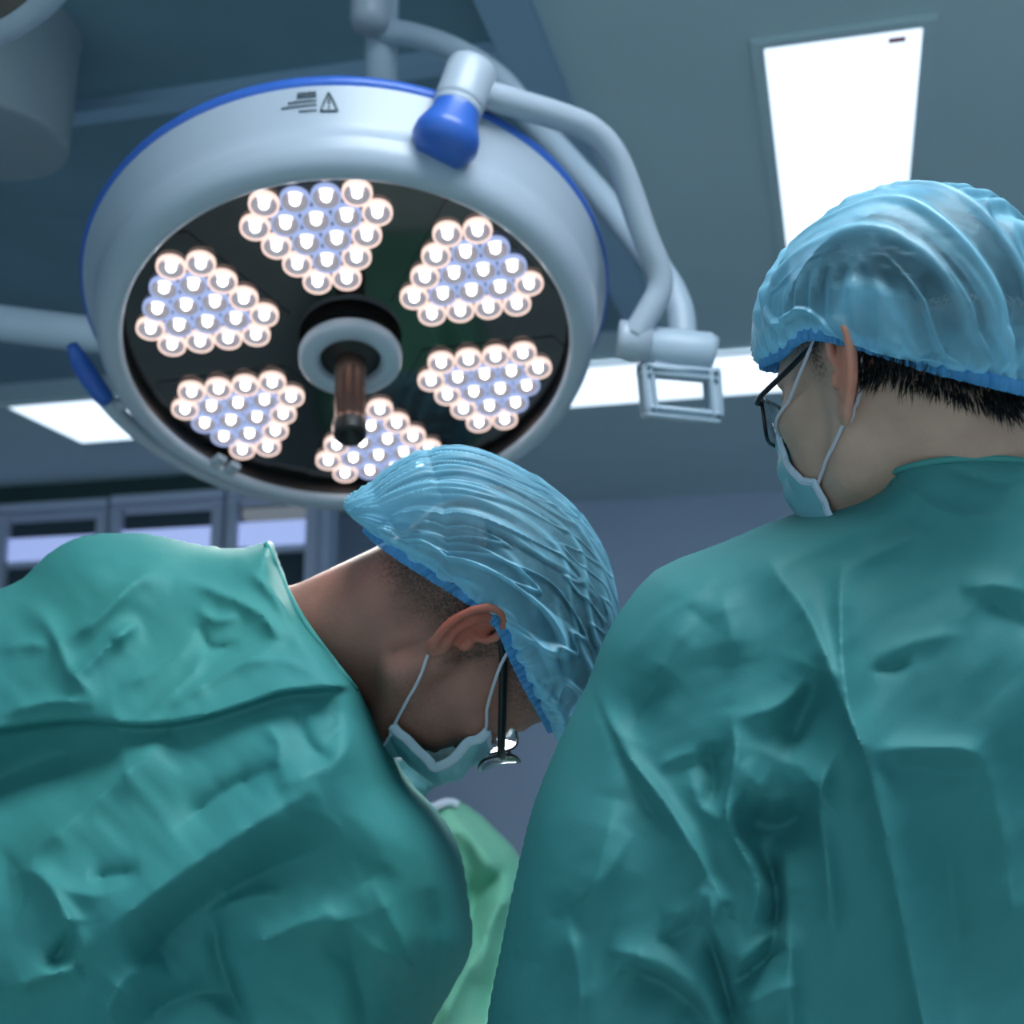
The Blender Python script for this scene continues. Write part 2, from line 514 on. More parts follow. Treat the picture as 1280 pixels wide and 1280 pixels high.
a = on_z(955, 55, CZ); b = on_z(1153, 28, CZ); c = on_z(850, 443, CZ); d = on_z(850, 498, CZ)
lx0, lx1, ly0 = float(a[0]), float(b[0]), float((a[1] + b[1]) / 2)
sy0, sy1 = float(d[1]), float(c[1])
print('LIGHTS', lx0, lx1, ly0, sy0, sy1, on_z(68, 553, CZ), on_z(990, 485, CZ))
big = ceiling_light((lx0, lx1, ly0, sy0 - .5), 'long lit ceiling panel running away above the right surgeon')
v, f = box(np.array([lx1 - .075, ly0 + .03, CZ - .0125]), np.array([lx1 - .035, ly0 + .05, CZ - .0100]))
mk('red_sticker', v, f, mat('red_sticker_paint', srgb(150, 40, 70), .6), big, False)
ceiling_light((float(on_z(690, 505, CZ)[0]), float(on_z(1030, 485, CZ)[0]), sy0, sy1), 'wide lit ceiling panel running across behind the jointed lamp arm')
l0 = on_z(68, 553, CZ)
ceiling_light((float(on_z(102, 550, CZ)[0]), float(on_z(240, 541, CZ)[0]), float(l0[1]) - .60, float(l0[1])), 'lit ceiling panel glimpsed behind the left edge of the surgical lamp')
# added unseen panels, stronger than the visible ones, to light the surgeons
ceiling_light((-2.0, -.8, .25, .95), 'added unseen ceiling panel that lights the bending surgeon', 'added light panels above the surgeons', 'panel_added')
ceiling_light((-.35, 1.0, .25, .95), 'added unseen ceiling panel that lights the standing surgeon', 'added light panels above the surgeons', 'panel_added')

# windows in the far wall
def wx(px, py=660): return float(on_y(px, py, PY_)[0])
def wz(px, py): return float(on_y(px, py, PY_)[2])


def window(name, px0, px1, pytop, zbot):
    x0, x1 = wx(px0), wx(px1); zt = wz((px0 + px1) / 2, pytop)
    r = bpy.data.objects.new(name, None); link(r); r.location = ((x0 + x1) / 2, PY_, zbot); OFF[r.name] = np.array(r.location); r['kind'] = 'structure'
    b = MB(); e = .075; y0, y1 = PY_ - .06, PY_
    b.add(*box(np.array([x0, y0, zt - e]), np.array([x1, y1, zt]), .008)); b.add(*box(np.array([x0, y0, zbot]), np.array([x1, y1, zbot + e]), .008))
    b.add(*box(np.array([x0, y0, zbot + e]), np.array([x0 + e, y1, zt - e]), .008)); b.add(*box(np.array([x1 - e, y0, zbot + e]), np.array([x1, y1, zt - e]), .008))
    b.obj('window_frame', M['winframe'], r)
    b = MB(); g = e; e = .035
    b.add(*box(np.array([x0 + g, y0 + .015, zt - g - e]), np.array([x1 - g, y1, zt - g]), .005))
    b.add(*box(np.array([x0 + g, y0 + .015, zt - g - .29]), np.array([x1 - g, y1, zt - g - .25]), .005))
    b.obj('window_sash', M['winframe'], r)
    v, f = box(np.array([x0 + g, PY_ - .02, zbot + g]), np.array([x1 - g, PY_ - .012, zt - g]))
    mk('window_pane', v, f, M['pane'], r, False)
    v, f = box(np.array([x0 + g, PY_ - .036, zt - g - .25]), np.array([x1 - g, PY_ - .026, zt - g - .12]))
    mk('pane_glow', v, f, M['pane_glow'], r, False)  # added glowing strip, stands in for light showing in the pane


window('window_1', 3, 140, 629, .9)
window('window_2', 142, 284, 618, .9)
window('window_3', 286, 402, 608, .9)

# ------------------------------------------------------------------ surgical lamp
def lampframe(nc):
    n = unit(V3(nc[0], nc[1], nc[2])); u = unit(CU - n * (CU @ n)); r = np.cross(u, n)
    if r @ CR < 0: r = -r
    return n, u, r


LN, LU, LR = lampframe((.072, -.786, .614))
LC = P(438, 446, 1.862)


def ring_lathe(C, n, u, r, prof, seg=128):
    t = np.linspace(0, 2 * PI, seg, endpoint=False)
    rings = [C + n * h + R * (np.cos(t)[:, None] * r + np.sin(t)[:, None] * u) for R, h in prof]
    v, f = loft(rings); return v, f


base = on_z(478, 30, CZ); base = base * 1
post_xy = P(478, 60, 2.55)
LEDANG, LEDR, LEDH = 100.5, .211, -.022
lamp = empty('surgical_light', (post_xy[0], post_xy[1], CZ), 'large round white surgical lamp with six clusters of lit LEDs on a jointed arm', 'surgical light')


def lp(a, b, h=0): return LC + LR * a + LU * b + LN * h


hous = [(.310, .000), (.311, .006), (.316, .010), (.328, .009), (.340, .002), (.347, -.012), (.3505, -.026), (.3515, -.030), (.3500, -.034), (.3560, -.050), (.365, -.075), (.372, -.092), (.374, -.097)]
v, f = ring_lathe(LC, LN, LU, LR, [(.3125, -.004)] + hous); mk('housing', v, f, M['white'], lamp)
v, f = ring_lathe(LC, LN, LU, LR, [(.374, -.097), (.378, -.100), (.379, -.106), (.377, -.113), (.371, -.116)]); mk('blue_rim', v, f, M['blue'], lamp)
v, f = ring_lathe(LC, LN, LU, LR, [(.371, -.116), (.34, -.130), (.25, -.150), (.12, -.160), (.0001, -.162)]); mk('back_shell', v, f, M['white'], lamp)
v, f = ring_lathe(LC, LN, LU, LR, [(.3105, LEDH + .0005), (.0001, LEDH + .0005)]); mk('dark_face', v, f, M['glassface'], lamp)
v, f = ring_lathe(LC, LN, LU, LR, [(.3128, -.001), (.3112, -.003), (.3105, LEDH)]); mk('face_gasket', v, f, M['dark'], lamp)
# clips on the lower left of the face
for an in (228, 233):
    t = math.radians(an); p = lp(.300 * math.cos(t), .300 * math.sin(t), .004)
    v, f = obox(p, LR * math.cos(t) + LU * math.sin(t), -LR * math.sin(t) + LU * math.cos(t), LN, (.012, .009, .005), .003); mk('face_clip', v, f, M['white'], lamp)
# hub, sterile handle
v, f = ring_lathe(LC, LN, LU, LR, [(.0725, -.003), (.072, .008), (.067, .013), (.050, .014), (.044, .012), (.042, .002)], 64); mk('hub_ring', v, f, M['white'], lamp)
v, f = ring_lathe(LC, LN, LU, LR, [(.042, .003), (.036, .004), (.028, .012), (.0001, .012)], 48); mk('hub_well', v, f, M['dark'], lamp)
v, f = ring_lathe(LC, LN, LU, LR, [(.066, LEDH), (.066, -.003), (.0725, -.003)], 64); mk('hub_stem', v, f, M['dark'], lamp)
hb = MB(); hb.add(*ring_lathe(LC, LN, LU, LR, [(.022, .010), (.0225, .03), (.0215, .035), (.0215, .118), (.0225, .120), (.0225, .128)], 40), 0)
hb.add(*ring_lathe(LC, LN, LU, LR, [(.0225, .128), (.0222, .147), (.0205, .150), (.0150, .150), (.0135, .135), (.0001, .134)], 40), 1)
hand = hb.obj('sterile_handle', [M['handle'], M['dark']], lamp)
v, f = obox(lp(.002, .0, .07) + unit(np.cross(LR, LN)) * 0 - LU * .0215, LR, LU, LN, (.003, .002, .04), .001); mk('handle_slot', v, f, M['metal'], hand)
# LED clusters
S_ = .0395
pts = []
for r_ in range(6):
    for c_ in range(6 - r_):
        if (r_, c_) in ((0, 0), (0, 5), (5, 0)): continue
        pts.append(((c_ - (5 - r_) / 2) * S_, (5 / 3 - r_) * S_ * math.sqrt(3) / 2, r_, c_))


def lens_mesh(name, ringm):
    b = MB(); z = np.zeros(3); X = np.array([1, 0, 0.]); Y = np.array([0, 1., 0]); Z = np.array([0, 0, 1.])
    b.add(*ring_lathe(z, Z, Y, X, [(.0192, 0), (.0196, .005), (.0190, .0085), (.0172, .0085), (.0165, .007)], 28), 0)
    b.add(*ring_lathe(z, Z, Y, X, [(.0165, .007), (.0125, .0045), (.0058, .003)], 28), 1)
    b.add(*ring_lathe(z, Z, Y, X, [(.0058, .003), (.0056, .007), (.004, .0095), (.0001, .0105)], 20), 2)
    me = bpy.data.meshes.new(name); me.from_pydata(np.concatenate(b.v).tolist(), [], b.f)
    for m in (ringm, M['lens_dark'], M['led_core']): me.materials.append(m)
    me.polygons.foreach_set('material_index', b.m); me.polygons.foreach_set('use_smooth', [True] * len(b.f)); me.update(); return me


warm = lens_mesh('warm_lens', M['led_warm']); cool = lens_mesh('cool_lens', M['led_cool'])
rotL = Matrix(np.column_stack([LR, LU, LN]).tolist()).to_4x4()

for k in range(6):
    an = math.radians(LEDANG + 60 * k); er = np.array([math.cos(an), math.sin(an)]); et = np.array([math.sin(an), -math.cos(an)])
    cen = er * LEDR
    # module plate: rounded triangle
    hexv = []
    for (x, y) in ((-2.7, 1.95), (2.7, 1.95), (3.05, 1.3), (.75, -2.85), (-.75, -2.85), (-3.05, 1.3)):
        q = cen + et * x * S_ + er * y * S_; hexv.append((q[0], q[1]))
    rr = [[lp(x, y, LEDH + h) for x, y in hexv] for h in (.0006, .0022)]
    v, f = loft(rr, True, True); cl = mk('led_cluster', v, f, M['glassface'], lamp, False)
    for (x, y, r_, c_) in pts:
        edge_in = (r_ == 0 and c_ in (2, 3)) or (0 < r_ < 5 and 0 < c_ < 5 - r_)
        cool_ = (r_ == 0 and c_ in (2, 3)) or (r_ == 1 and c_ in (1, 2, 3)) or (r_ == 2 and c_ in (1, 2)) or (r_ == 3 and c_ == 1)
        q = cen + et * x + er * y
        o = bpy.data.objects.new('cool_lens' if cool_ else 'warm_lens', cool if cool_ else warm); link(o)
        o.parent = cl; p = lp(q[0], q[1], LEDH + .002) - OFF[cl.name]
        mm = rotL.copy(); mm.translation = Vector(p.tolist()); o.matrix_local = mm
# handle rail around the lower left
t = np.radians(np.linspace(200, 292, 60)); R_ = .388
rail = np.array([lp(R_ * math.cos(a), R_ * math.sin(a), -.045) for a in t])
e0 = np.array([lp((R_ + x) * math.cos(math.radians(a)), (R_ + x) * math.sin(math.radians(a)), -.045 - h) for a, x, h in ((187, .012, .02), (191, .008, .012), (195, .003, .004))])
rb = MB(); rb.add(*tube(np.vstack([e0[2:], rail]), .0125, 14))
for an in (204, 232, 262, 288):
    q = math.radians(an); rb.add(*tube([lp(.352 * math.cos(q), .352 * math.sin(q), -.045), lp(R_ * math.cos(q), R_ * math.sin(q), -.045)], .010, 12))
ro = rb.obj('handle_rail', M['white'], lamp)
v, f = tube(np.vstack([e0, rail[:2]]), [.008, .014, .015, .0145, .0125], 16); mk('rail_end_cap', v, f, M['blue'], ro)
# warning mark on the top of the housing: lines of print and a warning triangle
def on_housing(deg, h):
    """point on the housing side, h from 0 (front) to 1 (blue rim)"""
    t = math.radians(deg); pr = np.array(hous[8:]); R = np.interp(h, np.linspace(0, 1, len(pr)), pr[:, 0]); hh = np.interp(h, np.linspace(0, 1, len(pr)), pr[:, 1])
    return lp((R + .0012) * math.cos(t), (R + .0012) * math.sin(t), hh + .0006)


ib = MB()


def strokes(d0, h0, d1, h1, w=.0012):
    n = 6; ps = np.array([on_housing(d0 + (d1 - d0) * i / n, h0 + (h1 - h0) * i / n) for i in range(n + 1)])
    ib.add(*tube(ps, w, 5))


DL = 96.5
for i, (a0, a1, hh) in enumerate(((-.2, 3.4, .69), (-.2, 3.4, .63), (-.2, 5.2, .54), (-.2, 6.6, .47), (-.2, 3.2, .40))):
    x = a0
    while x < a1:
        L_ = random.uniform(.25, .7); strokes(DL + x, hh + .0, DL + min(x + L_, a1), hh, .0016 if i < 2 else .0011); x += L_ + .14
strokes(DL - 1.0, .38, DL - 4.2, .38); strokes(DL - 1.0, .38, DL - 2.6, .68); strokes(DL - 2.6, .68, DL - 4.2, .38)
strokes(DL - 2.6, .58, DL - 2.6, .48); strokes(DL - 2.6, .44, DL - 2.6, .42)
ib.obj('warning_mark', M['ink'], lamp, label='small dark warning triangle and lines of print')

# swivel on the rim (blue cone, white drum) and arm
cb = P(556, 178, 1.62)
ct = P(588, 92, 1.66)
ax = unit(ct - cb)
v, f = lathe(cb, ax, [(.0001, -.02), (.030, -.018), (.042, 0), (.041, .012), (.030, .040), (.0305, .052)], 40); mk('swivel_cone', v, f, M['blue'], lamp)
v, f = lathe(cb, ax, [(.029, .046), (.0315, .050), (.0315, .054), (.029, .056), (.0315, .058), (.032, .062), (.0325, .112), (.031, .118), (.027, .121), (.0001, .122)], 40); mk('swivel_drum', v, f, M['white'], lamp)
for k in range(3):
    X, Y, _ = frame_of(ax); an = k * 2.1; v, f = (lathe(cb + ax * .1215 + .018 * (math.cos(an) * X + math.sin(an) * Y), ax, [(.003, 0), (.003, .001), (.0001, .0012)], 10)); mk('screw', v, f, M['ink'], lamp)


def pxpath(pts, n=8): return smooth_path(np.array([P(x, y, w) for x, y, w in pts]), n)


v, f = tube(pxpath([(598, 116, 1.66), (640, 128, 1.69), (700, 146, 1.74), (738, 162, 1.77), (765, 190, 1.79), (785, 235, 1.81), (806, 295, 1.83), (822, 335, 1.845), (824, 362, 1.85), (812, 388, 1.85), (792, 420, 1.85)]), .0185, 20)
mk('front_arm', v, f, M['white'], lamp)
v, f = tube(pxpath([(478, 38, 2.45), (520, 45, 2.42), (575, 66, 2.36), (625, 100, 2.3), (665, 150, 2.24), (705, 195, 2.18), (745, 240, 2.12), (790, 295, 2.05), (828, 345, 2.0), (848, 385, 1.97), (853, 428, 1.95)]), .022, 20)
mk('rear_arm', v, f, M['white2'], lamp)
# joint and its rectangular grip
jx = unit(P(900, 440, 1.88) - P(770, 424, 1.86)); jz = CU * .99 + CR * .0; jz = unit(jz - jx * (jz @ jx)); jy = np.cross(jz, jx)
v, f = tube([P(772, 424, 1.86), P(780, 425, 1.86), P(812, 430, 1.86)], .028, 28); mk('joint_knuckle', v, f, M['white'], lamp)
jb = MB(); jb.add(*tube([P(806, 432, 1.87), P(811, 433, 1.87), P(885, 441, 1.87), P(893, 443, 1.87)], [.024, .029, .029, .024], 28))
jb.add(*obox(P(848, 452, 1.87), jx, jy, jz, (.043, .022, .018), .006))
jt = jb.obj('joint_body', M['white2'], lamp)
gb = MB()
for p0, p1 in (((800, 462), (893, 470)), ((806, 514), (896, 523)), ((806, 455), (812, 516)), ((889, 462), (893, 522))):
    A = P(p0[0], p0[1], 1.87); B = P(p1[0], p1[1], 1.87); d = B - A
    gb.add(*obox((A + B) / 2, d, jy, np.cross(unit(d), jy), (np.linalg.norm(d) / 2 + .002, .022, .0095), .006))
gb.obj('grip_frame', M['white2'], jt)
# post and its bracket, up to the ceiling
pt = P(478, 0, 2.5); pa = np.array([pt[0], pt[1], CZ - .001]); pbm = np.array([pt[0], pt[1], float(P(478, 160, 2.5)[2]) - .0])
v, f = tube([pbm, pa], .031, 24); mk('ceiling_post', v, f, M['white2'], lamp)
q0 = P(464, -60, 2.44); q1 = P(466, 48, 2.44); q1 = np.array([q0[0], q0[1], q1[2]])
v, f = tube([q1, q1 + (q0 - q1) * .12, q0], [.030, .036, .036], 24); mk('post_collar', v, f, M['white'], lamp)
v, f = tube([np.array([pt[0], pt[1], CZ - .05]), np.array([pt[0], pt[1], CZ - .002])], .10, 32); mk('ceiling_flange', v, f, M['white2'], lamp)

# second lamp at the top left corner
n2, u2, r2 = lampframe((.25, -.80, .55))
C2 = P(-150, -150, 1.42)
lamp2 = empty('surgical_light', C2 - n2 * .0, 'second surgical lamp cut off by the top left corner, white rim and dark face', 'surgical light')
R0 = .195
v, f = ring_lathe(C2, n2, u2, r2, [(R0, .002), (R0 + .004, .008), (R0 + .020, .008), (R0 + .035, -.004), (R0 + .045, -.03), (R0 + .05, -.07), (R0 + .03, -.10), (.1, -.13), (.0001, -.135)], 96); mk('housing', v, f, M['white'], lamp2)
v, f = ring_lathe(C2, n2, u2, r2, [(R0 + .002, .001), (.0001, .001)], 96); mk('dark_face', v, f, M['glassface'], lamp2)
v, f = tube([C2 - n2 * .13, C2 - n2 * .2 + np.array([0, 0, .1]), np.array([C2[0] - n2[0] * .2, C2[1] - n2[1] * .2, CZ - .001])], .03, 20); mk('suspension_arm', v, f, M['white'], lamp2)
v, f = tube([np.array([C2[0] - n2[0] * .2, C2[1] - n2[1] * .2, z]) for z in (CZ - .04, CZ - .0005)], .09, 32); mk('ceiling_flange', v, f, M['white2'], lamp2)
# ceiling drum of the pendant behind it
zb = CZ - .30
cd = on_z(-28, 178, zb)
rd = float(np.linalg.norm(on_z(86, 190, zb) - cd))
drum = empty('ceiling_pendant', (cd[0], cd[1], CZ), 'pale round ceiling pendant drum at the upper left edge, behind the corner lamp', 'ceiling pendant')
cdt = np.array([cd[0], cd[1], CZ])
v, f = lathe(cdt, np.array([0, 0, -1.]), [(rd * 1.04, .001), (rd * 1.05, .02), (rd * 1.03, .03), (rd * 1.0, .288), (rd * .985, .297), (rd * .93, .30), (.0001, .30)], 80); mk('drum_cover', v, f, mat('drum_enamel', srgb(150, 165, 172), .5), drum)
# its arm, seen at the left behind the lamp
arm2 = empty('pendant_arm', P(-250, 360, 2.6), 'thick pale equipment arm entering from the left edge behind the surgical lamp', 'equipment arm')
ab = MB(); ab.add(*tube(pxpath([(-330, 372, 2.6), (-100, 392, 2.6), (0, 404, 2.6), (70, 413, 2.6), (150, 423, 2.62), (330, 450, 2.65)]), .036, 24, flat=(CF, .8))); ab.obj('arm_tube', M['white2'], arm2)
p_ = P(-250, 377, 2.6); v, f = tube([p_, np.array([p_[0], p_[1], CZ - .001])], .04, 20); mk('arm_column', v, f, M['white2'], arm2)


# ------------------------------------------------------------------ heads
class Head:
    def __init__(s, ear_px, w, F, U, k, ears=.075, ku=1.0):
        k = k * SCALE[0]
        F = unit(V3(*F)); U = V3(*U); U = unit(U - F * (U @ F)); S = np.cross(U, F)
        if S @ CF > 0: S = -S
        s.F, s.U, s.S, s.k, s.ku = F, U, S, k, ku
        s.O = P(ear_px[0], ear_px[1], w) - S * ears * k

    def W(s, l):
        l = np.asarray(l, float); return s.O + s.k * (l[..., 0:1] * s.F + l[..., 1:2] * s.U * s.ku + l[..., 2:3] * s.S)

    def L(s, p):
        d = (np.asarray(p) - s.O) / s.k; return np.stack([d @ s.F, d @ s.U / s.ku, d @ s.S], -1)


def polytube(p, pts, rs):
    r = None
    for i in range(len(pts) - 1):
        d = cone(p, pts[i], pts[i + 1], rs[i], rs[i + 1]); r = d if r is None else np.minimum(r, d)
    return r


def ear_sdf(p, side):
    """p head-local f,u,s"""
    x = (p[0] + .004) / 1.1; y = (p[1] + .002) / 1.1; z = (p[2] * side - .0755) / 1.1
    b = unit([-.20, .975, .07]); a = unit(np.array([-.90, -.16, .40])); a = unit(a - b * (a @ b)); o = np.cross(b, a)
    if o[2] < 0: o = -o
    A = (x * a[0] + y * a[1] + z * a[2]) * 1000; B = (x * b[0] + y * b[1] + z * b[2]) * 1000; O = (x * o[0] + y * o[1] + z * o[2]) * 1000
    q = (A, B, O)
    hel = [(9, 1, 1), (2, 6, 3.5), (-3, 13, 5), (-3, 22, 6), (2, 30, 6.5), (10, 35, 6.5), (19, 34, 6), (25.5, 27, 5.5), (28, 16, 5), (27, 4, 4.5), (23, -8, 4), (18, -18, 3), (12, -26, 2.5)]
    d = polytube(q, hel, [2, 2.6, 3, 3.2, 3.2, 3.2, 3.2, 3.2, 3.1, 3, 3, 3.4, 4])
    plate = ell(q, (12, 6, .2), (16, 28, 2.8))
    plate = smax(plate, -ell(q, (7, -1, 4.5), (9.5, 14, 6.5)), 2)
    e = smin(d, plate, 1.6)
    anti = polytube(q, [(12, 25, 2), (17, 14, 3.2), (17.5, 3, 3.6), (14, -8, 3.4), (8, -14, 3)], [1.8, 2.6, 2.8, 2.7, 2.8])
    e = smin(e, anti, 2.5)
    lobe = ell(q, (6.5, -25, 1.2), (8.5, 10.5, 3.6)); e = smin(e, lobe, 3)
    trag = ell(q, (-1.5, -3, 3.2), (4.6, 7, 3.2)); e = smin(e, trag, 3)
    root = ell(q, (8, 2, -5), (8, 22, 6)); e = smin(e, root, 4)
    return e / 1000


def head_sdf(p, par):
    d = ell(p, (-.004, .045, 0), (.098, .084, .077))
    d = smin(d, ell(p, (.046, .045, 0), (.050, .054, .061)), .02)
    d = smin(d, ell(p, (-.045, .000, 0), (.050, .045, .058)), .03)
    d = smin(d, ell(p, (.052, -.022, 0), (.044, .074, .057)), .025)
    d = smin(d, ell(p, (.048, -.070, 0), (.046, .036, .047)), .02)
    d = smin(d, ell(p, (.060, -.050, 0), (.044, .044, .054)), .018)
    d = smin(d, ell(p, (.084, -.097, 0), (.018, .018, .021)), .018)
    az = (p[0], p[1], np.abs(p[2]))
    d = smin(d, cone(az, (.006, -.030, .056), (.018, -.068, .050), .016, .016), .02)
    d = smin(d, cone(az, (.018, -.068, .050), (.074, -.096, .018), .015, .014), .02)
    d = smin(d, ell(az, (.064, -.014, .043), (.026, .020, .021)), .018)
    d = smin(d, ell(p, (.082, .024, 0), (.019, .010, .050)), .012)
    d = smax(d, -ell(az, (.104, .004, .032), (.018, .012, .016)), .010)
    d = smin(d, ell(az, (.081, .003, .031), (.0125, .0125, .0125)), .002)
    d = smin(d, ell(az, (.084, .0105, .031), (.0115, .0055, .0155)), .003)
    d = smin(d, cone(p, (.094, .010, 0), (.117, -.028, 0), .0075, .0105), .010)
    d = smin(d, ell(az, (.106, -.034, .011), (.010, .007, .008)), .006)
    d = smin(d, ell(p, (.098, -.060, 0), (.011, .0055, .024)), .006)
    d = smin(d, ell(p, (.096, -.071, 0), (.011, .006, .020)), .005)
    d = smax(d, -ell(p, (.110, -.0655, 0), (.010, .0012, .022)), .002)
    return d


def make_body(H, neck, torso, legs, mt, root, stub, blush, fine=.0019):
    """one continuous body mesh: head, neck, trunk, legs and feet"""
    # bounding of head
    k = H.k
    cen = H.W(np.array([.01, .02, 0])); rad = .165 * k
    def axis(c, ext_lo, ext_hi):
        f_ = np.arange(c - rad, c + rad, fine)
        lo = []; x = f_[0]; st = fine
        while x > ext_lo: st = min(st * 1.22, .022); x -= st; lo.append(x)
        hi = []; x = f_[-1]; st = fine
        while x < ext_hi: st = min(st * 1.22, .022); x += st; hi.append(x)
        return np.array(lo[::-1] + f_.tolist() + hi)
    allp = np.array([p for seg in neck + torso + legs for p in (seg[0], seg[1])]); m = .22
    xs = axis(cen[0], allp[:, 0].min() - m, allp[:, 0].max() + m); ys = axis(cen[1], allp[:, 1].min() - m, allp[:, 1].max() + m); zs = axis(cen[2], -.03, cen[2] + .2)
    X, Y, Z = np.meshgrid(xs.astype(np.float32), ys.astype(np.float32), zs.astype(np.float32), indexing='ij')
    F_ = None
    for seg in torso + legs:
        d = cone((X, Y, Z), *seg); F_ = d if F_ is None else smin(F_, d, .05)
    F_ = smax(F_, -Z, .004)
    for seg in neck: F_ = smin(F_, cone((X, Y, Z), *seg), .03)
    # head part only near the head
    r_ = .19 * k
    i0, i1 = np.searchsorted(xs, [cen[0] - r_, cen[0] + r_]); j0, j1 = np.searchsorted(ys, [cen[1] - r_, cen[1] + r_]); k0, k1 = np.searchsorted(zs, [cen[2] - r_, cen[2] + r_])
    sl = (slice(i0, i1), slice(j0, j1), slice(k0, k1))
    d = np.stack([X[sl] - H.O[0], Y[sl] - H.O[1], Z[sl] - H.O[2]], -1) / k
    lp_ = (d @ H.F.astype(np.float32), d @ H.U.astype(np.float32) / H.ku, d @ H.S.astype(np.float32))
    hd = head_sdf(lp_, None) * k
    sub = smin(F_[sl], hd, .022)
    e = np.minimum(ear_sdf(lp_, 1), ear_sdf(lp_, -1)) * k
    sub = smin(sub, e, .0022)
    F_[sl] = sub
    v, q = surface_nets(F_, xs, ys, zs)
    v = relax(v, q, 1, .4)
    o = mk('body', v, q, mt, root)
    l = H.L(v)
    attr(o, 'stubble', stub(l, v)); attr(o, 'blush', blush(l))
    return o, v, l


def nape_dir(l):
    return l


# ------------------------------------------------------------------ surgical cap
def skull_r(c, d):
    """distance from c (local) along d to the hair/skull shell"""
    best = np.zeros(len(d))
    for cc, rr in (((-.004, .045, 0), (.101, .087, .080)), ((.046, .045, 0), (.053, .057, .064)), ((-.045, .0, 0), (.053, .048, .061)), ((-.046, -.035, 0), (.052, .06, .058))):
        cc = np.array(cc); rr = np.array(rr); o = (c - cc) / rr; D = d / rr
        A = (D * D).sum(1); B = (o * D).sum(1) if o.ndim > 1 else D @ o; C_ = (o @ o) - 1
        disc = B * B - A * C_; t = np.where(disc > 0, (-B + np.sqrt(np.maximum(disc, 0))) / A, 0); best = np.maximum(best, t)
    return best


def make_cap(H, root, rim, pole, puff, hang, pleat, seed, label=None):
    """rim: list of (phi_deg, f, u, s) around the head; puff(phi,t) extra radius; hang(phi,t) drop past the rim"""
    c = np.array([0, .04, 0]); pole = unit(pole)
    rim = sorted(rim); ph = np.radians([r[0] for r in rim]); R = np.array([r[1:] for r in rim])
    nph, nt_ = 720, 260
    phi = np.linspace(0, 2 * PI, nph, endpoint=False)
    phe = np.concatenate([ph - 2 * PI, ph, ph + 2 * PI]); Re = np.vstack([R, R, R])
    # smooth periodic interpolation by Gaussian weights of linear interpolation
    rimp = np.stack([np.interp(phi, phe, Re[:, i]) for i in range(3)], 1)
    ker = np.hanning(61); ker /= ker.sum()
    for i in range(3): rimp[:, i] = np.convolve(np.r_[rimp[-30:, i], rimp[:, i], rimp[:30, i]], ker, 'valid')
    rd_ = rimp - c; rd_ /= np.linalg.norm(rd_, axis=1)[:, None]
    ang = np.arccos(np.clip(rd_ @ pole, -1, 1))
    V = np.zeros((nt_, nph, 3)); D = np.zeros((nt_, nph)); T = np.linspace(0, 1, nt_) ** 1.15
    ex = unit(np.array([1, 0, 0]) - pole * pole[0]); ez = np.cross(pole, ex)
    for i, t in enumerate(T):
        a_ = ang * (1 - t)
        tang = rd_ - pole * (rd_ @ pole)[:, None]; tang /= np.linalg.norm(tang, axis=1)[:, None]
        d = pole * np.cos(a_)[:, None] + tang * np.sin(a_)[:, None]
        r = skull_r(c, d) + .004
        base_ = c + d * r[:, None]
        pf = puff(phi, t)
        # gathers near the band
        g_ = math.exp(-(t / .13) ** 2)
        gat = .0013 * np.sin(phi * 95 + 2 * vnoise(phi * 20, phi * 0 + seed, seed)) * math.exp(-(t / .06) ** 2)
        gat = gat + .0032 * np.sin(phi * 34 + 3 * vnoise(phi * 9, phi * 0 + t * 3, seed + 1)) * g_ * min(1, t / .02)
        pl, D[i] = pleat(base_, phi, t)
        p = base_ + d * (pf + gat + pl)[:, None] - pole * hang(phi, t)[:, None]
        V[i] = p
    v = H.W(V.reshape(-1, 3))
    f = []
    for i in range(nt_ - 1):
        b0 = i * nph; j = np.arange(nph); j2 = (j + 1) % nph
        f.append(np.stack([b0 + j, b0 + j2, b0 + nph + j2, b0 + nph + j], 1))
    f = np.concatenate(f); 
    cap_ = mk('surgical_cap', v, f, M['cap'], root, label=label)
    attr(cap_, 'layers', D.reshape(-1))
    # elastic band: a narrow ruffled ribbon on the rim
    n = 1440; phi2 = np.linspace(0, 2 * PI, n, endpoint=False)
    b0 = np.stack([np.interp(phi2, np.r_[phi, 2 * PI], np.r_[V[0, :, i], V[0, 0, i]]) for i in range(3)], 1)
    rr = []
    for j, s_ in enumerate(np.linspace(0, 2 * PI, 10, endpoint=False)):
        w_ = .0055; th = .0022
        ru = .0007 * np.sin(phi2 * 150 + 1.5 * np.sin(phi2 * 13)) + .0008 * np.sin(phi2 * 61)
        out = b0 - c; out /= np.linalg.norm(out, axis=1)[:, None]
        rr.append(b0 + out * (th * math.cos(s_) + ru * (1 if math.cos(s_) > 0 else .2) + .001)[:, None] + pole * (w_ * math.sin(s_)))
    ringv = np.stack(rr, 1).reshape(-1, 3)
    k = np.arange(n); f = []
    for j in range(10):
        j2 = (j + 1) % 10; k2 = (k + 1) % n
        f.append(np.stack([k * 10 + j, k2 * 10 + j, k2 * 10 + j2, k * 10 + j2], 1))
    mk('elastic_band', H.W(ringv), np.concatenate(f), M['cap_band'], cap_, label='darker blue ruffled elastic edge')
    return cap_


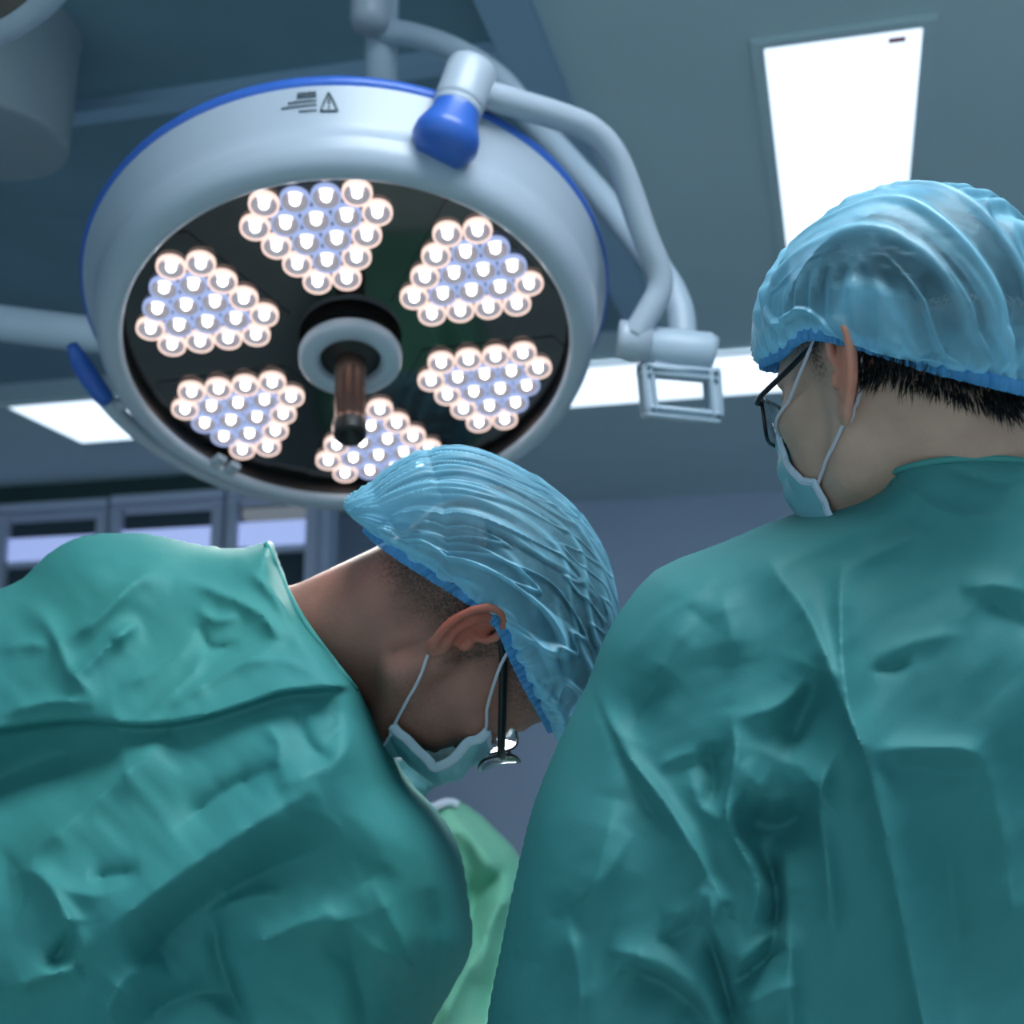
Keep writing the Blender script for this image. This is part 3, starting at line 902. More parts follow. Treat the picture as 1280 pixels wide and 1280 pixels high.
def hair_shell(H, root, hairline, off, mt, strands):
    """thin cap of hair following the skull above the hairline; strands: list of (local point, local dir, length, width)"""
    nu, nv = 110, 160; c = np.array([0, .04, 0]); vs = []
    th = np.linspace(0, 2 * PI, nv, endpoint=False)
    for i in range(nu):
        t = i / (nu - 1); row = []
        lim = np.radians(hairline(np.degrees(th)))
        a_ = lim * t
        d = np.stack([np.cos(th) * np.sin(a_), np.cos(a_), np.sin(th) * np.sin(a_)], 1)
        r = skull_r(c, d) - .003 + off * (1 - t ** 8)
        r = r + .0012 * vnoise(th * 14, th * 0 + i * .3, 5)
        vs.append(c + d * r[:, None])
    v, f = loft(vs, False, False)
    b = MB(); b.add(H.W(v), f, 0)
    sv = []; sf = []; n0 = 0
    for (p, d, L_, w_) in strands:
        p = np.asarray(p); d = unit(d); x, y, _ = frame_of(d); bend = RNG.normal(0, .12, 3)
        rows = []
        for kk in range(3):
            q = p + d * L_ * kk / 3 + bend * L_ * (kk / 3) ** 2; rw = w_ * (1 - kk / 3.4)
            rows.append([q + rw * (math.cos(a) * x + math.sin(a) * y) for a in (0, 2.1, 4.2)])
        tip = p + d * L_ + bend * L_
        sv += rows[0] + rows[1] + rows[2] + [tip]
        for kk in range(2):
            for j in range(3): sf.append((n0 + kk * 3 + j, n0 + kk * 3 + (j + 1) % 3, n0 + kk * 3 + 3 + (j + 1) % 3, n0 + kk * 3 + 3 + j))
        for j in range(3): sf.append((n0 + 6 + j, n0 + 6 + (j + 1) % 3, n0 + 9))
        n0 += 10
    if sv: b.add(H.W(np.array(sv)), sf, 0)
    return b.obj('hair', mt, root)


# ------------------------------------------------------------------ gowns
def resample(poly, n=6):
    P_ = np.array([q[:2] for q in poly], float); wd = np.array([q[2] for q in poly], float); N = len(P_); out = []; ow = []
    for i in range(N):
        a, b, c, d = P_[i - 1], P_[i], P_[(i + 1) % N], P_[(i + 2) % N]
        # keep corners flagged with wd<0 sharp
        sb = poly[i][2] < 0; sc = poly[(i + 1) % N][2] < 0
        if sb: a = 2 * b - c
        if sc: d = 2 * c - b
        for k in range(n):
            t = k / n
            out.append(.5 * ((2 * b) + (c - a) * t + (2 * a - 5 * b + 4 * c - d) * t * t + (3 * b - a - 3 * c + d) * t ** 3)); ow.append(abs(wd[i]) * (1 - t) + abs(wd[(i + 1) % N]) * t)
    return np.array(out), np.array(ow)


def polyline_field(PX, PY, pts):
    """nearest distance, signed side and parameter along a polyline"""
    pts = np.asarray(pts, float); best = np.full(PX.shape, 1e9); side = np.zeros(PX.shape); par = np.zeros(PX.shape)
    L = np.r_[0, np.cumsum(np.linalg.norm(np.diff(pts, axis=0), axis=1))]
    for i in range(len(pts) - 1):
        a, b = pts[i], pts[i + 1]; ab = b - a; l2 = ab @ ab
        t = np.clip(((PX - a[0]) * ab[0] + (PY - a[1]) * ab[1]) / l2, 0, 1)
        dx = PX - a[0] - ab[0] * t; dy = PY - a[1] - ab[1] * t; d = np.hypot(dx, dy); m = d < best
        best = np.where(m, d, best); cr = ab[0] * (PY - a[1]) - ab[1] * (PX - a[0])
        side = np.where(m, np.sign(cr), side); par = np.where(m, (L[i] + t * math.sqrt(l2)) / L[-1], par)
    return best, side, par


FOLD = 2.0


def make_gown(root, mt, poly, mid, back, ctrl, sigma, folds, steps, extra, carve, pxs, pys, gr, seed, label=None, dg=.006, fold=2.0):
    """solid of cloth: every column between a front and a back surface; folds and seams move the front surface"""
    PX, PY = np.meshgrid(pxs, pys, indexing='ij')
    pp, wd = resample(poly)
    N = len(pp); inside = np.zeros(PX.shape, bool); q = np.full(PX.shape, 1e9); dist = np.full(PX.shape, 1e9)
    for i in range(N):
        a, b = pp[i], pp[(i + 1) % N]; w0, w1 = wd[i], wd[(i + 1) % N]
        cond = (a[1] > PY) != (b[1] > PY)
        with np.errstate(divide='ignore', invalid='ignore'): xi = (b[0] - a[0]) * (PY - a[1]) / (b[1] - a[1] if b[1] != a[1] else 1e-9) + a[0]
        inside ^= cond & (PX < xi)
        ab = b - a; l2 = ab @ ab + 1e-9; t = np.clip(((PX - a[0]) * ab[0] + (PY - a[1]) * ab[1]) / l2, 0, 1)
        d = np.hypot(PX - a[0] - ab[0] * t, PY - a[1] - ab[1] * t); q = np.minimum(q, d / (w0 + (w1 - w0) * t)); dist = np.minimum(dist, d)
    prof = np.sqrt(np.clip(1 - (1 - np.minimum(q, 1)) ** 2, 0, 1))
    # smooth control surface
    C_ = np.array(ctrl, float); num = 0; den = 0
    for x, y, g in C_:
        w = np.exp(-((PX - x) ** 2 + (PY - y) ** 2) / (2 * sigma ** 2)) + 1e-9; num = num + w * g; den = den + w
    gf = num / den
    gm = mid(PX, PY) if callable(mid) else np.full(PX.shape, mid)
    disp = np.zeros(PX.shape)
    for fo in folds:
        pts, A, wl, wr = fo[:4]; pw = (fo[4] if len(fo) > 4 else 1.4) * .85; tp = fo[5] if len(fo) > 5 else 'b'
        pts_s = smooth_path(pts, 4) if len(pts) > 2 else np.array(pts, float)
        d, sd, t = polyline_field(PX, PY, pts_s)
        ww = np.where(sd > 0, wr, wl)
        env = np.ones_like(t)
        if tp in ('b', 's'): env = env * np.clip(t / .25, 0, 1) ** .8
        if tp in ('b', 'e'): env = env * np.clip((1 - t) / .3, 0, 1) ** .8
        disp += fold * A / 1000 * np.exp(-(d / ww) ** pw) * env
    for st in steps:
        pts, A, near, far = st   # right side of the path raised by A, decays over far px
        d, sd, t = polyline_field(PX, PY, smooth_path(pts, 5)); s_ = d * sd
        raise_ = 1 / (1 + np.exp(-np.clip(s_ / near, -40, 40))) * np.exp(-np.clip(s_, 0, None) / far); disp += A / 1000 * raise_
    if extra is not None: disp += extra(PX, PY)
    vis = np.clip(q * 1.5, 0, 1)
    gfront = gm - (gm - gf) * prof - disp * vis
    gback = gm + back * prof + .012 * fbm(PX / 160, PY / 160, seed) * vis
    gs = np.arange(gr[0], gr[1], dg)
    Fm = np.maximum(gfront[..., None] - gs, gs - gback[..., None])
    outd = (dist / 1650)[..., None] + np.abs(gs - gm[..., None]) * .3
    Fm = np.where(inside[..., None], Fm, outd).astype(np.float32)
    if carve is not None:
        cy = (640 - PY) / FPX; wv = SCALE[0] * gs[None, None] / (CP - cy * SP)[..., None]
        cx = (PX - 640) / FPX
        for (a, b, ra, rb) in carve:
            # world position
            Wx = CAM[0] + (cx[..., None] * wv) * CR[0] + (cy[..., None] * wv) * CU[0] + wv * CF[0]
            Wy = CAM[1] + (cx[..., None] * wv) * CR[1] + (cy[..., None] * wv) * CU[1] + wv * CF[1]
            Wz = CAM[2] + (cx[..., None] * wv) * CR[2] + (cy[..., None] * wv) * CU[2] + wv * CF[2]
            rem = np.maximum(cone((Wx, Wy, Wz), a, b, ra, rb), gfront[..., None] + .010 - gs)
            Fm = np.maximum(Fm, -rem.astype(np.float32))
    v, qd = surface_nets(Fm, pxs, pys, gs)
    w = relax(G(v[:, 0], v[:, 1], v[:, 2]), qd, 2, .5)
    # handedness of (px right, py down, away) is right-handed in world terms
    o = mk('gown', w, qd, mt, root, label=label)
    def surf(px, py):
        """front surface distance at a pixel"""
        i = int(np.clip(np.searchsorted(pxs, px), 1, len(pxs) - 1)); j = int(np.clip(np.searchsorted(pys, py), 1, len(pys) - 1))
        return float(gfront[i, j])
    return o, surf


def axis1(a, b, st, lo, hi):
    f_ = np.arange(a, b, st); l = []; x = a; s = st
    while x > lo: s = min(s * 1.25, 45); x -= s; l.append(x)
    h = []; x = f_[-1]; s = st
    while x < hi: s = min(s * 1.25, 45); x += s; h.append(x)
    return np.array(l[::-1] + f_.tolist() + h, float)

# ------------------------------------------------------------------ person A (left, bending over)
def tapered(l, a, b): return np.clip((l - a) / (b - a), 0, 1)


SCALE[0] = 1.09
rootA = empty('person', (float(P(0, 900, 1.12)[0]), float(P(0, 900, 1.12)[1]), 0), 'person bending over in a green surgical gown, blue cap, mask and glasses, on the left', 'person')
HA = Head((590, 805), .965, (.21 * .978, -.978 * .978, -.208), (.978, .21, 0), .92, ku=.9)
for nm, l in (('earA', (0, 0, .075)), ('vertexA', (0, .13, 0)), ('browA', (.095, .03, 0)), ('chinA', (.085, -.1, 0)), ('occA', (-.1, .03, 0)), ('lensA', (.112, .0, .068)), ('noseA', (.125, -.03, 0)), ('napeA', (-.085, -.02, 0))):
    print(nm, [round(float(x), 2) for x in proj(HA.W(np.array(l)))])
nbA = P(330, 850, 1.10)
def hairA(l, v):
    a = l[:, 0]; u = l[:, 1]; s = np.abs(l[:, 2])
    edge = np.interp(a, [-.12, -.07, -.03, .0, .02, .05, .09], [-.085, -.065, -.03, .01, .028, .035, .05])
    m = 1 / (1 + np.exp(-(u - edge + .012) / .011)); m = m * (a < .1)
    side = (1 / (1 + np.exp(-(u + .03) / .006))) * np.exp(-((a - .012) / .007) ** 2) * (s > .05) * .8      # sideburn
    beard = .32 / (1 + np.exp((u + .035) / .010)) * (a > -.02) * (u > -.13)
    return np.clip(np.maximum(np.maximum(m, side), beard * np.clip((a + .01) / .03, 0, 1)), 0, 1) * (s < .0765)
def blushf(l):
    a = l[:, 0]; u = l[:, 1]; s = np.abs(l[:, 2])
    e = np.exp(-((a + .02) / .03) ** 2 - ((u - .0) / .04) ** 2) * (s > .074)
    nk = np.exp(-((a + .06) / .05) ** 2 - ((u + .06) / .05) ** 2)
    return np.clip(e * .8 + nk * .08, 0, 1)
hipA = P(-150, 1420, 1.25); shA = P(220, 900, 1.12)
legA = [np.array([hipA[0] + s * .1, hipA[1] + .05, hipA[2]]) for s in (-1, 1)]
torsoA = [(nbA, shA, .075, .10), (shA, P(60, 1040, 1.16), .12, .13), (P(60, 1040, 1.16), hipA, .13, .13)]
legsA = []
for q in legA:
    legsA += [(q, np.array([q[0], q[1], .5]), .085, .055), (np.array([q[0], q[1], .5]), np.array([q[0], q[1], .08]), .05, .038), (np.array([q[0], q[1] - .04, .045]), np.array([q[0] + .02, q[1] + .15, .035]), .045, .04)]
neckA = [(HA.W(np.array([-.030, .0, 0])), nbA, .060, .066)]
bodyA, _v, _l = make_body(HA, neckA, torsoA, legsA, M['skinA'], rootA, hairA, blushf)

def puffA(phi, t):
    # phi 0 front, pi back ; bulges over nape and brow
    fr = np.exp(-(np.minimum(phi, 2 * PI - phi) / .9) ** 2); bk = np.exp(-((phi - PI) / .75) ** 2)
    sd = np.exp(-((phi - PI / 2) / .8) ** 2) + np.exp(-((phi - 1.5 * PI) / .8) ** 2)
    b = math.exp(-((t - .20) / .2) ** 2); b2 = math.exp(-((t - .24) / .26) ** 2)
    return .003 + (b * (.020 * fr + .012 * sd) + b2 * .042 * bk) * min(1, t / .07)
def hangA(phi, t):
    fr = np.exp(-(np.minimum(phi, 2 * PI - phi) / 1.0) ** 2); bk = np.exp(-((phi - PI) / .6) ** 2)
    return (.018 * fr + .028 * bk) * math.sin(PI * min(t / .24, 1))
def pleatA(p, phi, t):
    # long pleats running front to back over the crown, crumpled towards the brow
    s = np.arctan2(p[:, 2], p[:, 1] + .09) * 1.7
    wob = .16 * vnoise(p[:, 0] * 16, s * 2, 31)
    ph = (s + wob) * 19
    saw = (ph / PI) % 1; ridge = np.exp(-((saw - .5) / .16) ** 2)
    mod = np.clip(.5 + .8 * vnoise(p[:, 0] * 20, s * 8, 8), 0, 1.2)
    on = min(1, max(t - .10, 0) / .15)
    cx_, cy_ = p[:, 0] * 30 + 4 * s, s * 5.5 + p[:, 0] * 12
    r1 = np.clip(1 - np.abs(vnoise(cx_, cy_, 17)) * 4.5, 0, 1); r2 = np.clip(1 - np.abs(vnoise(cx_ * 1.9 + 5, cy_ * 2.1, 18)) * 4, 0, 1)
    low = math.exp(-((t - .22) / .26) ** 2); w_ = min(1, t / .08)
    disp = .0024 * ridge * mod * on + (.0050 * r1 + .0026 * r2) * low * w_ + .0012 * r2 * on
    dens = .42 * ridge * mod * on + .36 * np.maximum(r1, .7 * r2) * (low + .2) + .55 * math.exp(-(t / .22) ** 2)
    return disp, dens
rimA = [(0, .093, .052, 0), (40, .074, .050, .056), (75, .035, .040, .076), (92, .010, .034, .082), (108, -.018, .030, .078), (128, -.050, -.012, .066), (150, -.082, -.052, .044), (180, -.098, -.078, 0),
        (210, -.082, -.052, -.044), (232, -.050, -.012, -.066), (252, -.018, .030, -.078), (268, .010, .034, -.082), (285, .035, .040, -.076), (320, .074, .050, -.056)]
make_cap(HA, rootA, rimA, (-.38, 1, 0), puffA, hangA, pleatA, 3)
st = []
for i in range(2600):
    a = RNG.uniform(-.10, -.01); u = RNG.uniform(-.075, .01); sgn = RNG.choice([-1, 1], p=[.2, .8])
    if u > np.interp(a, [-.1, -.03, 0], [.0, .02, .03]): continue
    st.append((a, u, sgn))


def on_skin(H, objname, pts_dir):
    pass


def project_to(body, H, pts, outward):
    """nearest point of the body mesh to each local point"""
    from mathutils.bvhtree import BVHTree
    me = body.data; off = OFF[body.name]
    bv = BVHTree.FromPolygons([v.co for v in me.vertices], [p.vertices[:] for p in me.polygons])
    out = []
    for p in pts:
        w = H.W(np.array(p)) - off; r = bv.find_nearest(Vector(w.tolist()))
        out.append((np.array(r[0]) + off, np.array(r[1])))
    return out


sp = []
for (a, u, sgn) in st: sp.append((a, u, sgn * math.sqrt(max(0, 1 - ((a + .03) / .09) ** 2)) * .066))
hits = project_to(bodyA, HA, sp, None)
tb = MB(); sv = []; sf = []; n0 = 0
for (p, n), (a, u, sgn) in zip(hits, st):
    if n @ CF > .3: continue
    d = unit(n * .35 + HA.U * -.8 + HA.F * RNG.normal(-.2, .3) + RNG.normal(0, .15, 3)); L_ = RNG.uniform(.003, .007); x, y, _ = frame_of(d); w_ = .00011
    for kk in range(3): sv.append(p - n * .0004 + w_ * (math.cos(kk * 2.1) * x + math.sin(kk * 2.1) * y))
    sv.append(p + d * L_)
    for kk in range(3): sf.append((n0 + kk, n0 + (kk + 1) % 3, n0 + 3))
    n0 += 4
fz = mk('nape_hair', sv, sf, M['hairT'], rootA, label='short light brown nape hair'); fz['kind'] = 'stuff'
hair_shell(HA, rootA, lambda d: np.interp(np.minimum(d, 360 - d), [0, 40, 80, 100, 140, 180], [60, 68, 84, 92, 118, 124]), .003, M['hairA'], [])


def bvh_of(body):
    from mathutils.bvhtree import BVHTree
    me = body.data
    return BVHTree.FromPolygons([v.co for v in me.vertices], [q.vertices[:] for q in me.polygons]), OFF[body.name]


def push_out(bv, pts, gap):
    b, off = bv; out = []
    for w_ in pts:
        q = Vector((w_ - off).tolist()); r = b.find_nearest(q)
        d = (q - r[0]).dot(r[1])
        if d < gap: q = r[0] + r[1] * gap
        out.append(np.array(q) + off)
    return np.array(out)


def mask_mesh(H, root, bv, sides, mid, seed, hemw=.003, label=None):
    """pleated sheet round the lower face. sides: rows (v, f, u, s) of the side edge, mid: rows (v, f, u) of the midline"""
    nv, nu = 80, 90; V = []
    sd = np.array(sides, float); md = np.array(mid, float)
    for i in range(nv):
        v = i / (nv - 1); ef, eu, es = (np.interp(v, sd[:, 0], sd[:, k]) for k in (1, 2, 3)); cf, cu = (np.interp(v, md[:, 0], md[:, k]) for k in (1, 2))
        for j in range(nu):
            s = (j / (nu - 1) * 2 - 1); t = abs(s); k = t ** 2.2
            pl = .0018 * math.sin(v * PI * 7) * (1 - .3 * t) + .0014 * float(vnoise(np.array([s * 6.]), np.array([v * 7.]), seed)[0])
            V.append((cf * (1 - k) + ef * k + pl, cu * (1 - t ** 1.5) + eu * t ** 1.5, s * es * (1.0 + .14 * math.sin(PI * t))))
    A = push_out(bv, H.W(np.array(V)), .004).reshape(nv, nu, 3)
    v_, f_ = loft(A, closed=False)
    m_ = mk('face_mask', v_, f_, [M['mask']], root, label=label)
    so = m_.modifiers.new('thick', 'SOLIDIFY'); so.thickness = .0010
    for line, w, fl in ((A[0], .0024, H.F), (A[-1], .0022, H.F), (A[:, 0], hemw, H.S), (A[:, -1], hemw, H.S)):
        vv, ff = tube(line, w, 8, flat=(fl, .3)); mk('mask_hem', vv, ff, M['mask_edge'], m_)
    return m_, A


def strap(H, par, bv, pts, r=.0013):
    q = push_out(bv, smooth_path(H.W(np.array(pts)), 8), .0016)
    v, f = tube(q, r, 8); return mk('ear_loop', v, f, M['strap'], par)


bvA = bvh_of(bodyA)
mA, AA = mask_mesh(HA, rootA, bvA, [(0, .077, -.006, .059), (.3, .092, -.035, .062), (.5, .103, -.060, .060), (.6, .090, -.066, .060), (.78, .074, -.078, .060), (1, .059, -.088, .057)],
                   [(0, .112, -.008), (.3, .134, -.040), (.55, .138, -.062), (.8, .118, -.088), (1, .085, -.105)], 5, hemw=.0045)
for sg in (1, -1):
    strap(HA, mA, bvA, [(.078, -.008, .057 * sg), (.050, .004, .070 * sg), (.022, .020, .079 * sg), (.006, .034, .080 * sg), (-.010, .042, .078 * sg), (-.022, .034, .074 * sg), (-.027, .010, .071 * sg)], .0014)
    strap(HA, mA, bvA, [(.060, -.087, .056 * sg), (.042, -.072, .064 * sg), (.020, -.053, .070 * sg), (-.002, -.036, .070 * sg), (-.020, -.016, .069 * sg), (-.027, .010, .071 * sg)], .0014)


def glasses(H, root, half, bridge_f, rim_r, hinge_u, tem_u, tem_w, lens_w=.025, lens_h=.019, top_only=False, tem_out=.070, label=None, lower=None):
    g = []
    root_g = None
    b = MB()
    def lens_pts(sg, grow=0):
        out = []
        for i in range(40):
            t = i / 40 * 2 * PI; ct, st_ = math.cos(t), math.sin(t)
            n = 3.2
            x = (abs(ct) ** (2 / n)) * (1 if ct > 0 else -1) * (lens_w + grow); y = (abs(st_) ** (2 / n)) * (1 if st_ > 0 else -1) * (lens_h + grow)
            s = sg * (.034 + x * (1)); 
            f = bridge_f - .5 * (max(0, abs(s) - .012)) ** 2 / .09 * 2.0
            out.append((f, .002 + y - .004, s))
        return np.array(out)
    for sg in (1, -1):
        lpnts = lens_pts(sg); cl = np.vstack([lpnts, lpnts[:2]])
        b.add(*tube(H.W(cl), rim_r, 8, caps=False), 0)
    br = [(bridge_f - .001, .006, -.0085), (bridge_f + .003, .009, 0), (bridge_f - .001, .006, .0085)]
    b.add(*tube(smooth_path(H.W(np.array(br)), 6), rim_r * 1.1, 8), 0)
    fr = b.obj('glasses', [M['frame']], root, label=label)
    for sg in (1, -1):
        lpnts = lens_pts(sg, -.0005); c0 = lpnts.mean(0); c0[0] = lpnts[:, 0].mean() + .001
        v = [H.W(c0)] + [H.W(q) for q in lpnts]; n = len(lpnts)
        f = [(0, 1 + i, 1 + (i + 1) % n) for i in range(n)]
        le = mk('lens', v, f, M['glass'], fr); so = le.modifiers.new('t', 'SOLIDIFY'); so.thickness = .0018
        if lower is not None:
            seg = [q for q in lpnts if q[1] < -.010]
            seg = sorted(seg, key=lambda q: q[2]); vv, ff = tube(H.W(np.array(seg)), .0016, 8); mk('lower_rim', vv, ff, M['metal'], fr, label='bright metal lower rim')
        hs = lpnts[:, 2].max() if sg > 0 else lpnts[:, 2].min(); hf = lpnts[np.argmax(lpnts[:, 2] * sg), 0]
        path = [(hf, hinge_u, hs), (hf - .008, hinge_u, tem_out * sg * 1.0), (hf - .05, (hinge_u + tem_u) / 2, (tem_out + .005) * sg), (.004, tem_u, (tem_out + .010) * sg), (-.016, tem_u - .006, (tem_out + .008) * sg), (-.03, tem_u - .022, (tem_out + .002) * sg)]
        vv, ff = tube(smooth_path(H.W(np.array(path)), 8), tem_w, 10, flat=(H.S, .45)); mk('temple_arm', vv, ff, M['frame'], fr)
    return fr


glasses(HA, rootA, None, .128, .0013, .004, .026, [.0032, .0034, .0034, .003, .0025], lower=1, tem_out=.069)

pxA = axis1(-30, 625, 3.2, -720, 660); pyA = axis1(650, 1300, 3.2, 600, 3300); 
CH = -1
polyA = [(340, 676, -26), (352, 712, 26), (382, 772, 26), (420, 824, 30), (449, 858, 34), (474, 906, 60), (505, 968, 90), (545, 1012, 90), (572, 1058, 90), (584, 1120, 80), (588, 1185, 80), (562, 1240, 90), (530, 1300, 110), (500, 1400, 130), (380, 1560, 150), (260, 1750, 160), (210, 2100, 180), (200, 2900, 180), (150, 3080, 60), (-520, 3080, 60), (-560, 2400, 180), (-560, 1500, 180), (-440, 1050, 170), (-260, 850, 150), (-80, 765, 130), (0, 737, 120), (30, 722, 110), (62, 692, 100), (105, 671, 90), (180, 668, 90), (250, 682, 80), (300, 686, 40)]
ctrlA = [(449, 858, .955), (400, 800, .965), (345, 690, 1.03), (250, 720, 1.02), (250, 800, .98), (150, 760, 1.02), (0, 850, 1.02), (100, 960, .97), (300, 920, .935), (400, 950, .905), (350, 1020, .880), (230, 1090, .880), (130, 1170, .885), (100, 1060, .93), (40, 970, 1.01), (200, 960, .95), (480, 1060, .93), (430, 1130, .93), (330, 1160, .935), (540, 1150, .99), (420, 1240, .96), (250, 1280, .955), (60, 1260, .93), (-200, 1100, 1.0), (0, 1500, .98), (0, 2500, 1.0), (-300, 2500, 1.0)]
foldsA = [
    # sleeve and back
    ([(95, 1200), (180, 1125), (270, 1062), (350, 1010), (400, 985)], 15, 34, 60, 1.5),
    ([(150, 1235), (235, 1150), (330, 1090), (428, 1052)], -20, 42, 50, 1.6),
    ([(20, 1085), (135, 985), (215, 915)], 13, 26, 42, 1.4),
    ([(-60, 1010), (40, 955), (150, 930)], -22, 46, 40, 1.8),
    ([(215, 1040), (290, 985), (350, 958)], -7, 16, 28),
    ([(268, 1143), (276, 1200), (312, 1290)], -9, 10, 22),
    ([(262, 1140), (320, 1120), (360, 1128)], 5, 14, 22),
    ([(10, 1095), (52, 1095), (95, 1170), (103, 1205)], 9, 14, 26),
    ([(103, 1205), (50, 1222), (0, 1246)], 10, 18, 26),
    ([(60, 1215), (88, 1170), (90, 1150)], -9, 14, 14),
    ([(110, 1100), (175, 1090)], -6, 12, 16), ([(52, 1098), (110, 1118), (175, 1100)], 5, 12, 14),
    ([(462, 1100), (500, 1170), (520, 1240)], 5, 16, 20),
    ([(430, 1150), (452, 1240), (460, 1300)], -6, 24, 20),
    ([(205, 1200), (150, 1230), (120, 1300)], 8, 30, 20), ([(160, 1290), (230, 1245), (300, 1240)], -9, 26, 30),
    ([(540, 1110), (548, 1200), (540, 1290)], -8, 14, 16), ([(565, 1075), (570, 1150), (555, 1220)], 5, 12, 14),
    ([(345, 985), (420, 950), (450, 900)], 5, 20, 30), ([(370, 880), (385, 930), (420, 955)], -3, 8, 10),
    ([(415, 878), (425, 905), (405, 930)], -3, 6, 8), ([(330, 905), (350, 930), (345, 960)], 2.5, 6, 9),
    ([(395, 1130), (460, 1180), (500, 1210)], 6, 28, 30), ([(300, 1190), (360, 1160), (420, 1140)], 5, 18, 24),
    # yoke
    ([(65, 806), (119, 775), (172, 724), (232, 694)], 9, 14, 22),
    ([(86, 850), (119, 822), (165, 778)], 7, 10, 18), ([(140, 800), (175, 778)], 4, 8, 12),
    ([(212, 884), (270, 846), (356, 800)], 5, 5, 12), ([(216, 724), (255, 732), (323, 764), (362, 800)], 6, 9, 14),
    ([(312, 712), (340, 740), (366, 775)], 4, 5, 8), ([(180, 894), (240, 842), (252, 812)], 4, 6, 10),
    ([(110, 700), (170, 690), (240, 690)], 4, 12, 10), ([(150, 860), (210, 830), (250, 790)], 4, 10, 14),
    ([(245, 760), (270, 775), (300, 770)], 4, 7, 9), ([(250, 780), (262, 810), (300, 806)], -3.5, 6, 8),
    ([(300, 830), (350, 825), (400, 845)], 2.5, 7, 10), ([(330, 770), (352, 800)], 3.5, 4, 7),
    ([(0, 812), (30, 805), (62, 808)], 4, 8, 10), ([(20, 745), (60, 780), (85, 835), (125, 880)], 6, 12, 16),
    ([(0, 895), (60, 878), (120, 880)], 5, 10, 8),
]
stepsA = [([(520, 850), (446, 859), (359, 866), (323, 877), (251, 899), (180, 908), (90, 903), (0, 914), (-120, 940)], 24, 1.3, 70),
          ([(524, 1000), (530, 1060), (537, 1130), (533, 1210), (527, 1300)], -3.5, 1.5, 14)]
def extraA(x, y):
    a = .0012 * fbm((x + y) / 90, (x - y) / 40, 51, 2)
    return a
carveA = [(HA.W(np.array([-.02, .0, 0])), nbA + .35 * (nbA - HA.W(np.array([-.03, 0, 0]))) * .0, .066, .0705)]
gA, sA = make_gown(rootA, M['gownA'], polyA, lambda x, y: 1.10 - .10 * np.exp(-((x - 420) / 80) ** 2 - ((y - 800) / 90) ** 2), .16, ctrlA, 85, foldsA, stepsA, extraA, carveA, pxA, pyA, (.72, 1.40), 71)
# collar binding
cl = [(338, 677), (345, 694), (353, 713), (367, 742), (384, 772), (402, 798), (421, 823), (438, 845), (450, 859)]


def binding(g, surf, cl, mt, off, r, parent):
    pts = []
    for x, y in cl:
        s_ = surf(x, y); pts.append(G(x, y, s_ - off))
    v, f = tube(smooth_path(pts, 4), r, 8, flat=(CF, .6)); return mk('collar_binding', v, f, mt, parent)


binding(gA, sA, [(x - 5, y + 3) for x, y in cl], M['trim'], .0005, .0028, gA)

# ------------------------------------------------------------------ person B (right, standing, seen from behind)
SCALE[0] = .90
rootB = empty('person', (float(P(1150, 900, 1.05)[0]), float(P(1150, 900, 1.05)[1]), 0), 'person standing upright in teal gown and sheer blue cap, seen from behind on the right', 'person')
HB = Head((1046, 468), .93, (-.53, -.22, -.82), (-.10, .95, -.2), .945)
for nm, l in (('earB', (0, 0, .075)), ('vertexB', (0, .13, 0)), ('browB', (.095, .03, .03)), ('chinB', (.085, -.1, 0)), ('occB', (-.1, .03, 0)), ('hingeB', (.11, .0, .068)), ('noseB', (.125, -.03, 0)), ('napeB', (-.085, -.02, 0))):
    print(nm, [round(float(x), 2) for x in proj(HB.W(np.array(l)))])
nbB = P(1215, 700, 1.01)
hipB = np.array([P(1180, 1200, 1.03)[0], P(1180, 1200, 1.03)[1] + .02, .95])
torsoB = [(nbB, P(1200, 860, 1.02), .085, .11), (P(1200, 860, 1.02), hipB, .12, .12), (P(950, 860, 1.04), P(1350, 860, 1.04), .07, .07)]
legsB = []
for sg in (-1, 1):
    q = hipB + CR * .1 * sg
    legsB += [(q, np.array([q[0], q[1], .5]), .085, .055), (np.array([q[0], q[1], .5]), np.array([q[0], q[1], .08]), .05, .038), (np.array([q[0], q[1] - .04, .045]), np.array([q[0], q[1] + .15, .035]), .045, .04)]
neckB = [(HB.W(np.array([-.028, -.0, 0])), nbB, .060, .070)]
def hairBf(l, v):
    a = l[:, 0]; u = l[:, 1]; s = np.abs(l[:, 2])
    edge = np.interp(a, [-.12, -.08, -.04, -.01, .02, .05, .09], [-.035, -.035, -.012, .02, .024, .035, .05])
    m = 1 / (1 + np.exp(-(u - edge) / .005)) * (a < .1)
    side = (1 / (1 + np.exp(-(u - .004) / .004))) * np.exp(-((a - .020) / .011) ** 2) * (s > .05) * .9
    return np.clip(np.maximum(m, side), 0, 1) * (s < .0765)
n_before = len(bpy.data.objects)
bodyB, vB, lB = make_body(HB, neckB, torsoB, legsB, M['skinB'], rootB, hairBf, blushf)
def puffB(phi, t):
    fr = np.exp(-(np.minimum(phi, 2 * PI - phi) / .8) ** 2); bk = np.exp(-((phi - PI) / .8) ** 2)
    b = np.exp(-((t - .15) / .16) ** 2)
    return .006 + b * (.004 * fr + .012 * bk + .005) + .004 * min(1, t / .3) * min(1, t / .05) + .006 * math.sin(PI * t)
def hangB(phi, t):
    fr = np.exp(-(np.minimum(phi, 2 * PI - phi) / 1.0) ** 2); sd = np.exp(-((phi - 2.2) / .55) ** 2)
    return (.014 * fr + .016 * sd) * math.sin(PI * min(t / .2, 1))
